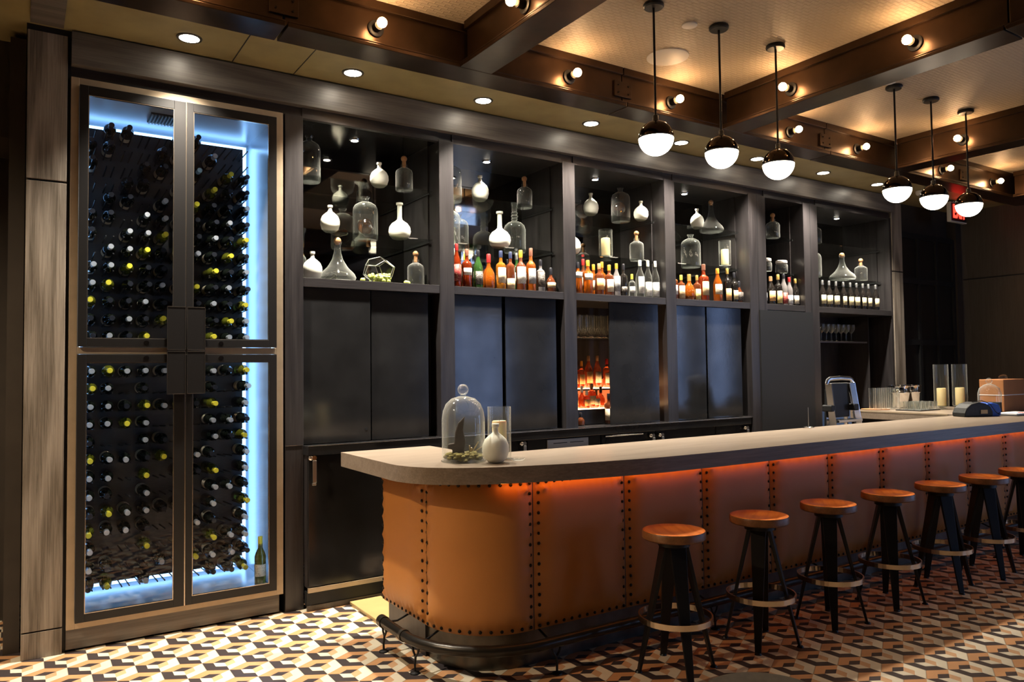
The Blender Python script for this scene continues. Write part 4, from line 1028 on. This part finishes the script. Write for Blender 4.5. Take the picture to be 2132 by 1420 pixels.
for i, (x, y, a) in enumerate(stools):
    lab = ['cherry seated black bar stool closest to the rounded bar corner', 'cherry seated bar stool, second along from the rounded bar corner', 'cherry seated bar stool, third along from the rounded bar corner', 'cherry seated bar stool in the middle of the row of seven', 'cherry seated bar stool, fifth along from the rounded bar corner', 'cherry seated bar stool, sixth along from the rounded bar corner', 'cherry seated bar stool cut by the right edge of the photo'][i]
    if i == 0: st.location = (x, y, 0); st.rotation_euler = (0, 0, math.radians(a)); st['label'] = lab; st['group'] = 'bar stools along the bar'
    else: dup(st, (x, y, 0), (0, 0, math.radians(a)), lab, 'bar stools along the bar')
ns = make_stool(MT['darkseat'], MT['darkseat']); ns.location = (1.655, 1.34, 0); tag(ns, 'worn grey brown stool seat just entering at the bottom edge', 'stool')

# ------------------------------------------------------------------ lamps
def make_pendant():
    t = thing('pendant_lamp', (0, 0, 0), '', 'pendant lamp')
    obj('canopy', MB().lathe([(.060, CZ-.001), (.066, CZ-.008), (.066, CZ-.022), (.058, CZ-.030)], 28), MT['leg'], t)
    obj('rod', MB().cyl((0, 0, 3.17), (0, 0, CZ-.028), .0075, n=12), MT['leg'], t)
    obj('collar', MB().lathe([(.012, 3.195), (.018, 3.19), (.018, 3.165), (.026, 3.152)], 18), MT['bronzeb'], t)
    obj('metal_dome', MB().sphere((0, 0, 3.046), .111, 36, 12, z0=0.02, z1=1.0), MT['dome'], t)
    obj('opal_globe', MB().sphere((0, 0, 3.046), .110, 36, 14, z0=-1.0, z1=0.0), MT['opal'], t)
    obj('rim', MB().lathe([(.109, 3.042), (.1125, 3.042), (.1125, 3.051), (.109, 3.051)], 36, cap0=False, cap1=False), MT['leg'], t)
    return t
MT['dome'] = pm('dark_bronze_dome', (.06, .04, .026), .08, .95)
pn = make_pendant()
px = [3.355, 3.955, 4.545, 6.055, 6.62, 7.21]
pl = ['globe pendant lamp nearest the wine cooler, first of the near trio', 'globe pendant lamp in the middle of the near trio', 'globe pendant lamp, last of the near trio', 'globe pendant lamp starting the far trio of three', 'globe pendant lamp in the middle of the far trio', 'globe pendant lamp in front of the exit sign']
for i, x in enumerate(px):
    if i == 0: pn.location = (x, 3.47, 0); pn['label'] = pl[0]; pn['group'] = 'globe pendant lamps over the bar'
    else: dup(pn, (x, 3.47, 0), None, pl[i], 'globe pendant lamps over the bar')
def make_bulb():
    t = thing('beam_light', (0, 0, 0), '', 'bulb light')     # points along local -y
    M = RX(PI/2)
    obj('base_disc', MB().lathe([(.052, 0), (.052, .010), (.044, .014)], 26, M), MT['leg'], t)
    obj('socket', MB().lathe([(.027, .012), (.029, .05), (.027, .060)], 20, M), MT['leg'], t)
    obj('bulb_neck', MB().lathe([(.017, .060), (.019, .076)], 14, M), MT['bulbneck'], t)
    obj('bulb', MB().sphere((0, -.104, 0), .031, 16, 10), MT['bulb'], t)
    return t
bb = make_bulb()
bl_ = [((.80, 4.37, 3.738), 0, 'on the long beam above the wine cooler doors'), ((1.849, 4.37, 3.738), 0, 'on the long beam between cooler and first cross beam'), ((3.363, 4.37, 3.738), 0, 'on the long beam right after the first cross beam'), ((4.393, 4.37, 3.738), 0, 'on the long beam between the first two near pendants'),
       ((5.888, 4.37, 3.738), 0, 'on the long beam just past the second cross beam'), ((6.928, 4.37, 3.738), 0, 'on the long beam left of the first far pendant rod'), ((8.50, 4.37, 3.738), 0, 'on the long beam behind the middle far pendant'), ((9.62, 4.37, 3.738), 0, 'on the long beam closest to the right wall'),
       ((2.475, 3.62, 3.738), -PI/2, 'on the side of the first cross beam at the top edge'), ((4.985, 3.67, 3.738), -PI/2, 'on the second cross beam near the third pendant canopy'), ((4.985, 2.70, 3.738), -PI/2, 'on the second cross beam near the top right'), ((7.535, 3.66, 3.738), -PI/2, 'on the third cross beam behind the last far pendant rod'),
       ((2.475, 2.6, 3.738), -PI/2, ''), ((4.985, 1.65, 3.738), -PI/2, ''), ((7.535, 2.65, 3.738), -PI/2, '')]
for i, (loc, rz, de) in enumerate(bl_):
    lab = 'bare bulb '+(de or 'on a cross beam beyond the frame')
    if i == 0: bb.location = loc; bb.rotation_euler = (0, 0, rz); bb['label'] = lab; bb['group'] = 'bare bulbs on the ceiling beams'
    elif de: dup(bb, loc, (0, 0, rz), lab, 'bare bulbs on the ceiling beams')
def make_down():
    t = thing('downlight', (0, 0, 0), '', 'downlight')
    obj('trim_ring', MB().lathe([(.058, SZ-.006), (.072, SZ-.006), (.075, SZ-.001), (.058, SZ-.001)], 32, cap0=False, cap1=False), MT['bronzeb'], t)
    obj('reflector', MB().lathe([(.058, SZ-.0055), (.057, SZ-.004), (.030, SZ-.0015)], 32, cap0=False, cap1=False), MT['downlens'], t)
    obj('lens', MB().lathe([(.040, SZ-.0045), (.040, SZ-.0035)], 24), MT['downlens'], t)
    spot('downlight_spot', (0, 0, SZ-.03), P_SOFFIT, (1.0, .91, .76), 96, 1.0, .035, t)
    return t
dn = make_down()
dl = ['in the soffit above the wine cooler', 'in the soffit above the terrarium bay', 'in the soffit above the whisky bay', 'in the soffit left of the first pendant rod', 'in the soffit between the first and second pendants', 'in the soffit between second and third pendants', 'in the soffit between the two pendant trios', 'in the soffit beside the fourth pendant globe']
for i, x in enumerate((.85, 1.894, 2.93, 3.974, 5.018, 6.058, 7.11, 8.10)):
    if i == 0: dn.location = (x, 4.87, 0); dn['label'] = 'recessed downlight '+dl[i]; dn['group'] = 'recessed soffit downlights'
    else: dup(dn, (x, 4.87, 0), None, 'recessed downlight '+dl[i], 'recessed soffit downlights')
for k_, (xx, yy) in enumerate(((-1.9, 3.75),)):
    q = dup(dn, (xx, yy, CZ-SZ), None, ['recessed ceiling downlight in the dark area left of the oak pilaster', 'recessed ceiling downlight further forward on the left'][k_], 'room downlights')
    for c_ in q.children:
        if c_.type == 'LIGHT':
            c_.data = c_.data.copy(); c_.data.energy = P_ROOM; c_.data.spot_size = math.radians(140); c_.data.spot_blend = .7; c_.data.color = (1.0, .78, .52)
# ceiling discs
o = obj('ceiling_speaker', MB().lathe([(.155, 0), (.155, -.006), (.145, -.010)], 40), MT['white']); o.location = (4.02, 4.02, CZ-.001); tag(o, 'large round pale ceiling speaker behind the first pendant rod', 'speaker')
o = obj('sprinkler_cover', MB().lathe([(.052, 0), (.052, -.008), (.046, -.011)], 30), MT['white']); o.location = (3.77, 3.56, CZ-.001); tag(o, 'small round white sprinkler cover between first two pendant canopies', 'sprinkler cover')
o = obj('sprinkler_cover', MB().lathe([(.052, 0), (.052, -.008), (.046, -.011)], 30), MT['white']); o.location = (5.93, 3.44, CZ-.001); tag(o, 'small round white sprinkler cover beside the fourth pendant canopy', 'sprinkler cover')
sd = thing('security_camera', (8.88, 4.80, SZ), 'small white dome camera on the soffit left of the exit sign', 'camera')
obj('mount', MB().lathe([(.06, -.001), (.06, -.03), (.045, -.05)], 24), MT['white'], sd); obj('lens_ball', MB().sphere((0.01, -.01, -.06), .035, 16, 10), MT['leg'], sd)

# exit sign
ex = thing('exit_sign', (9.84, 4.86, 3.37), 'lit red exit sign hanging under the soffit by the right wall', 'exit sign')
obj('sign_box', MB().box(-.19, .19, 0, .05, 0, .245), MT['white'], ex, .004)
obj('face_plate', MB().box(-.178, .178, -.004, -.0002, .012, .233), MT['black'], ex)
obj('hanger', MB().box(-.05, .05, .01, .04, .245, .268), MT['white'], ex)
cu = bpy.data.curves.new('exit_letters', 'FONT'); cu.body = 'EXIT'; cu.size = .20; cu.extrude = .003; cu.align_x = 'CENTER'; cu.align_y = 'CENTER'; cu.offset = .006
cu.materials.append(MT['exitred'])
tmp = bpy.data.objects.new('exit_letters', cu); COL.objects.link(tmp)
bpy.context.view_layer.update()
lme = bpy.data.meshes.new_from_object(tmp.evaluated_get(bpy.context.evaluated_depsgraph_get())); bpy.data.objects.remove(tmp)
lme.materials.clear(); lme.materials.append(MT['exitred'])
lo = bpy.data.objects.new('exit_letters', lme); COL.objects.link(lo); lo.parent = ex; lo.location = (0, -.008, .122); lo.rotation_euler = (PI/2, 0, 0); lo.scale = (.72, 1.15, 1)

# ------------------------------------------------------------------ things on the bar
ZT_ = 1.10
cl = thing('glass_cloche', (2.055, 3.665, ZT_+.001), 'tall glass bell cloche with bark and moss on the bar corner', 'cloche')
obj('glass_dome', MB().lathe([(.118, .002), (.118, .23), (.112, .275), (.095, .315), (.065, .343), (.025, .355)], 36, cap0=False), MT['vessel'], cl)
obj('knob', MB().sphere((0, 0, .392), .030, 20, 14).cyl((0, 0, .352), (0, 0, .368), .014, n=14), MT['vessel'], cl)
obj('glass_base', MB().lathe([(.122, 0), (.124, .004), (.118, .008)], 36), MT['glass'], cl)
bk = obj('bark_piece', MB().prism([(-.065, 0), (.0, 0), (.012, .10), (-.002, .16), (.008, .235), (-.028, .20), (-.045, .15), (-.050, .09), (-.085, .085), (-.088, .06), (-.06, .055)], -.018, .018, T(0, 0, .01) @ RZ(-.55) @ RX(PI/2)), MT['bark'], cl, .006)
rnd = random.Random(5); ms = MB()
for q in range(90):
    a = rnd.uniform(0, 2*PI); r = .098*math.sqrt(rnd.random()); rr = rnd.uniform(.010, .020)
    ms.sphere((r*math.cos(a), r*math.sin(a), .012+rnd.uniform(0, .03)), rr, 7, 5, (1.2, 1, .7))
o = obj('moss', ms, MT['moss'], cl); o['kind'] = 'stuff'
for q in range(5): obj('dried_stick', MB().cyl((.02+.015*q, -.03+.02*q, .03), (.03+.02*q+rnd.uniform(-.03, .03), -.03+.01*q, .09+rnd.uniform(-.02, .02)), .004, n=6), MT['threshold'], cl)
hurricane(2.285, 3.66, ZT_, .066, .29, .0, 'glass cylinder holding a thick cream candle beside the bell cloche', None, .70, .62)
vessel('frost', 2.160, 3.500, ZT_, .073, .208, 'white frosted bottle standing in front of the candle on the bar', 'bottle')
o = obj('glass_dish', MB().lathe([(.030, 0), (.040, .006), (.042, .014)], 20, cap1=False), MT['vessel']); o.location = (2.315, 3.52, ZT_+.001); tag(o, 'tiny clear glass dish right of the white frosted bottle', 'dish')

# receipt spike
sp = thing('receipt_spike', (5.35, 3.86, ZT_+.001), 'thin upright receipt spike on a round base at the rear of the bar', 'receipt spike')
obj('round_base', MB().lathe([(.045, 0), (.045, .006), (.03, .014)], 24), MT['chrome'], sp); obj('spike', MB().cyl((0, 0, .01), (0, 0, .165), .0022, n=8), MT['brush'], sp)
# step ladder behind the bar
lad = thing('step_ladder', (6.45, 4.28, 0), 'folded aluminium step ladder with black top behind the bar', 'step ladder')
def bar3(mb, a, b, w, d):
    a = Vector(a); b = Vector(b); dd = b-a; M = Matrix.Translation(a) @ dd.to_track_quat('Z', 'Y').to_matrix().to_4x4()
    mb.box(-w/2, w/2, -d/2, d/2, 0, dd.length, M)
for sx in (-1, 1): obj('front_rail', (lambda m: (bar3(m, (sx*.25+.09, -.10, .0), (sx*.175-.035, .0, 1.44), .035, .06), m)[1])(MB()), MT['alu'], lad, .004)
for sx in (-1, 1): obj('rear_rail', (lambda m: (bar3(m, (sx*.22+.09, .12, .0), (sx*.13-.02, .06, 1.38), .03, .03), m)[1])(MB()), MT['alu'], lad, .003)
obj('top_cap', MB().tube([(-.235, 0, 1.43), (-.225, 0, 1.46), (-.19, 0, 1.478), (-.03, 0, 1.485), (.12, 0, 1.478), (.155, 0, 1.46), (.165, 0, 1.43)], .014, 10, ry=.022), MT['alu'], lad)
obj('hinge_plate', MB().box(-.20, .13, .015, .045, 1.12, 1.44), MT['black'], lad, .01)
for sx, xx in ((-1, -.215), (1, .145)): obj('hinge', MB().box(xx-.035, xx+.035, -.05, .05, 1.18, 1.24), MT['black'], lad, .01)
for z in (.30, .58, .86, 1.08): obj('tread', MB().box(-.19+.03*(1-z), .17+.04*(1-z), -.09, .0, z, z+.025), MT['alu'], lad, .003)
# black case with blue cloth
bg = thing('black_case', (7.66, 3.72, ZT_+.001), 'black domed case with blue cloth side lying on the bar', 'case', None, -.35); bg.scale = (.85, .85, .92)
prof = [(-.19, 0), (.19, 0), (.19, .05), (.16, .10), (.10, .135), (0, .15), (-.10, .13), (-.16, .09), (-.19, .04)]
obj('case_body', MB().prism(prof, -.09, .09, RX(PI/2)), MT['rubber'], bg, .012)
obj('blue_side', MB().prism([(.10, 0), (.30, 0), (.31, .06), (.28, .12), (.20, .14), (.12, .13)], -.085, .085, RX(PI/2)), MT['bluecloth'], bg, .015)
obj('tan_tag', MB().box(.02, .11, -.0965, -.094, .03, .07), MT['threshold'], bg)
obj('cable', MB().tube([(-.05, -.05, .15), (.05, -.08, .165), (.14, -.10, .13), (.20, -.11, .05), (.26, -.10, .02), (.30, -.06, .06)], .004, 6), MT['black'], bg)
# papers
pp = thing('paper_tray', (8.16, 3.58, ZT_+.001), 'black tray of white papers right of the black case', 'papers')
obj('tray_base', MB().box(-.20, .25, -.13, .13, 0, .008), MT['black'], pp, .002); obj('paper_stack', MB().box(-.17, .22, -.10, .10, .008, .020), MT['paper'], pp); obj('coloured_slip', MB().box(.0, .10, -.09, -.03, .020, .022, RZ(.3)), CP['red'], pp)
# cloche at the return
c3 = thing('glass_cloche', (8.30, 3.86, ZT_+.001), 'small round glass cloche with dark contents next to the brown box', 'cloche')
obj('glass_dome', MB().lathe([(.105, .11), (.105, .20), (.09, .25), (.05, .285), (.02, .295)], 28, cap0=False), MT['vessel'], c3); obj('dark_base', MB().lathe([(.10, 0), (.105, .01), (.102, .11)], 28), MT['black'], c3); obj('knob', MB().sphere((0, 0, .325), .030, 16, 10), MT['vessel'], c3)
bxx = thing('brown_box', (8.83, 3.965, ZT_+.001), 'brown cardboard box wrapped in film on the return counter', 'box')
obj('carton', MB().box(-.26, .22, -.12, .12, 0, .335), MT['cardboard'], bxx, .006); obj('film_band', MB().box(-.262, .222, -.122, .122, .168, .176), MT['paper'], bxx); obj('film_knot', MB().sphere((0.0, 0, .355), .05, 12, 8, (1.2, .8, .6)), MT['glass'], bxx)
# candle cylinders
hurricane(8.66, 4.53, ZT_, .075, .50, .03, 'tall glass candle cylinder on the return counter, nearer to the buckets', 'tall candle cylinders on the return counter', .42, .62)
hurricane(8.96, 4.48, ZT_, .077, .50, .03, 'tall glass candle cylinder on the return counter, nearer to the right wall', 'tall candle cylinders on the return counter', .42, .62)
# champagne buckets
def bucket(x, y, r, label):
    t = thing('ice_bucket', (x, y, ZT_+.001), label, 'ice bucket', 'chrome ice buckets on the return counter')
    obj('bucket_body', MB().lathe([(r*.62, 0), (r*.70, .01), (r*.92, .17), (r*1.0, .18), (r*1.0, .19), (r*.94, .20), (r*.96, .245), (r*1.08, .252), (r*1.08, .26), (r*.98, .262), (r*.9, .20), (r*.6, .02)], 32, cap1=False), MT['chrome'], t)
    for sx in (-1, 1): obj('handle', MB().sphere((sx*r*1.08, 0, .215), .016, 10, 8), MT['chrome'], t)
bucket(8.60, 4.98, .118, 'chrome ice bucket next to the rows of upright tumblers'); bucket(8.86, 4.99, .112, 'chrome ice bucket against the grey outer post')
tr = obj('round_tray', MB().lathe([(.145, 0), (.150, .008), (.14, .005)], 28), MT['cork']); tr.location = (8.10, 4.97, ZT_+.0008); tag(tr, 'thin round tray under the upright tumblers', 'tray')
t1 = MB().lathe([(.030, 0), (.033, .004), (.036, .235), (.035, .235)], 16, cap1=False).mesh('tall_tumbler', MT['vessel']); fixn(t1)
ti = 0
for ry in range(2):
    for q in range(5):
        g = obj('tall_tumbler', t1, None); g.location = (8.02+q*.085+ry*.02, 4.88+ry*.09, ZT_+.010)
        tag(g, 'tall tumbler on the counter by the ice buckets, %s row, %s along' % (['front', 'rear'][ry], ORD[q+1]), 'tumbler', 'tall tumblers by the ice buckets')
tt = tag(obj('glass_tray', MB().box(-.20, .20, -.14, .14, 0, .010), MT['black'], None, .003), 'flat black tray under the short glasses on the return counter', 'tray'); tt.location = (8.30, 4.60, ZT_+.001)
t2 = MB().lathe([(.030, 0), (.033, .010), (.036, .085), (.034, .085), (.030, .012)], 16, cap1=False).mesh('short_glass', MT['vessel']); fixn(t2)
for ry in range(3):
    for q in range(5):
        g = obj('short_glass', t2, None); g.location = (8.14+q*.08, 4.51+ry*.085, ZT_+.0125)
        tag(g, 'short clear glass on the black tray, %s rank, %s along' % (['front', 'middle', 'rear'][ry], ORD[q+1]), 'glass', 'short glasses on the black tray')
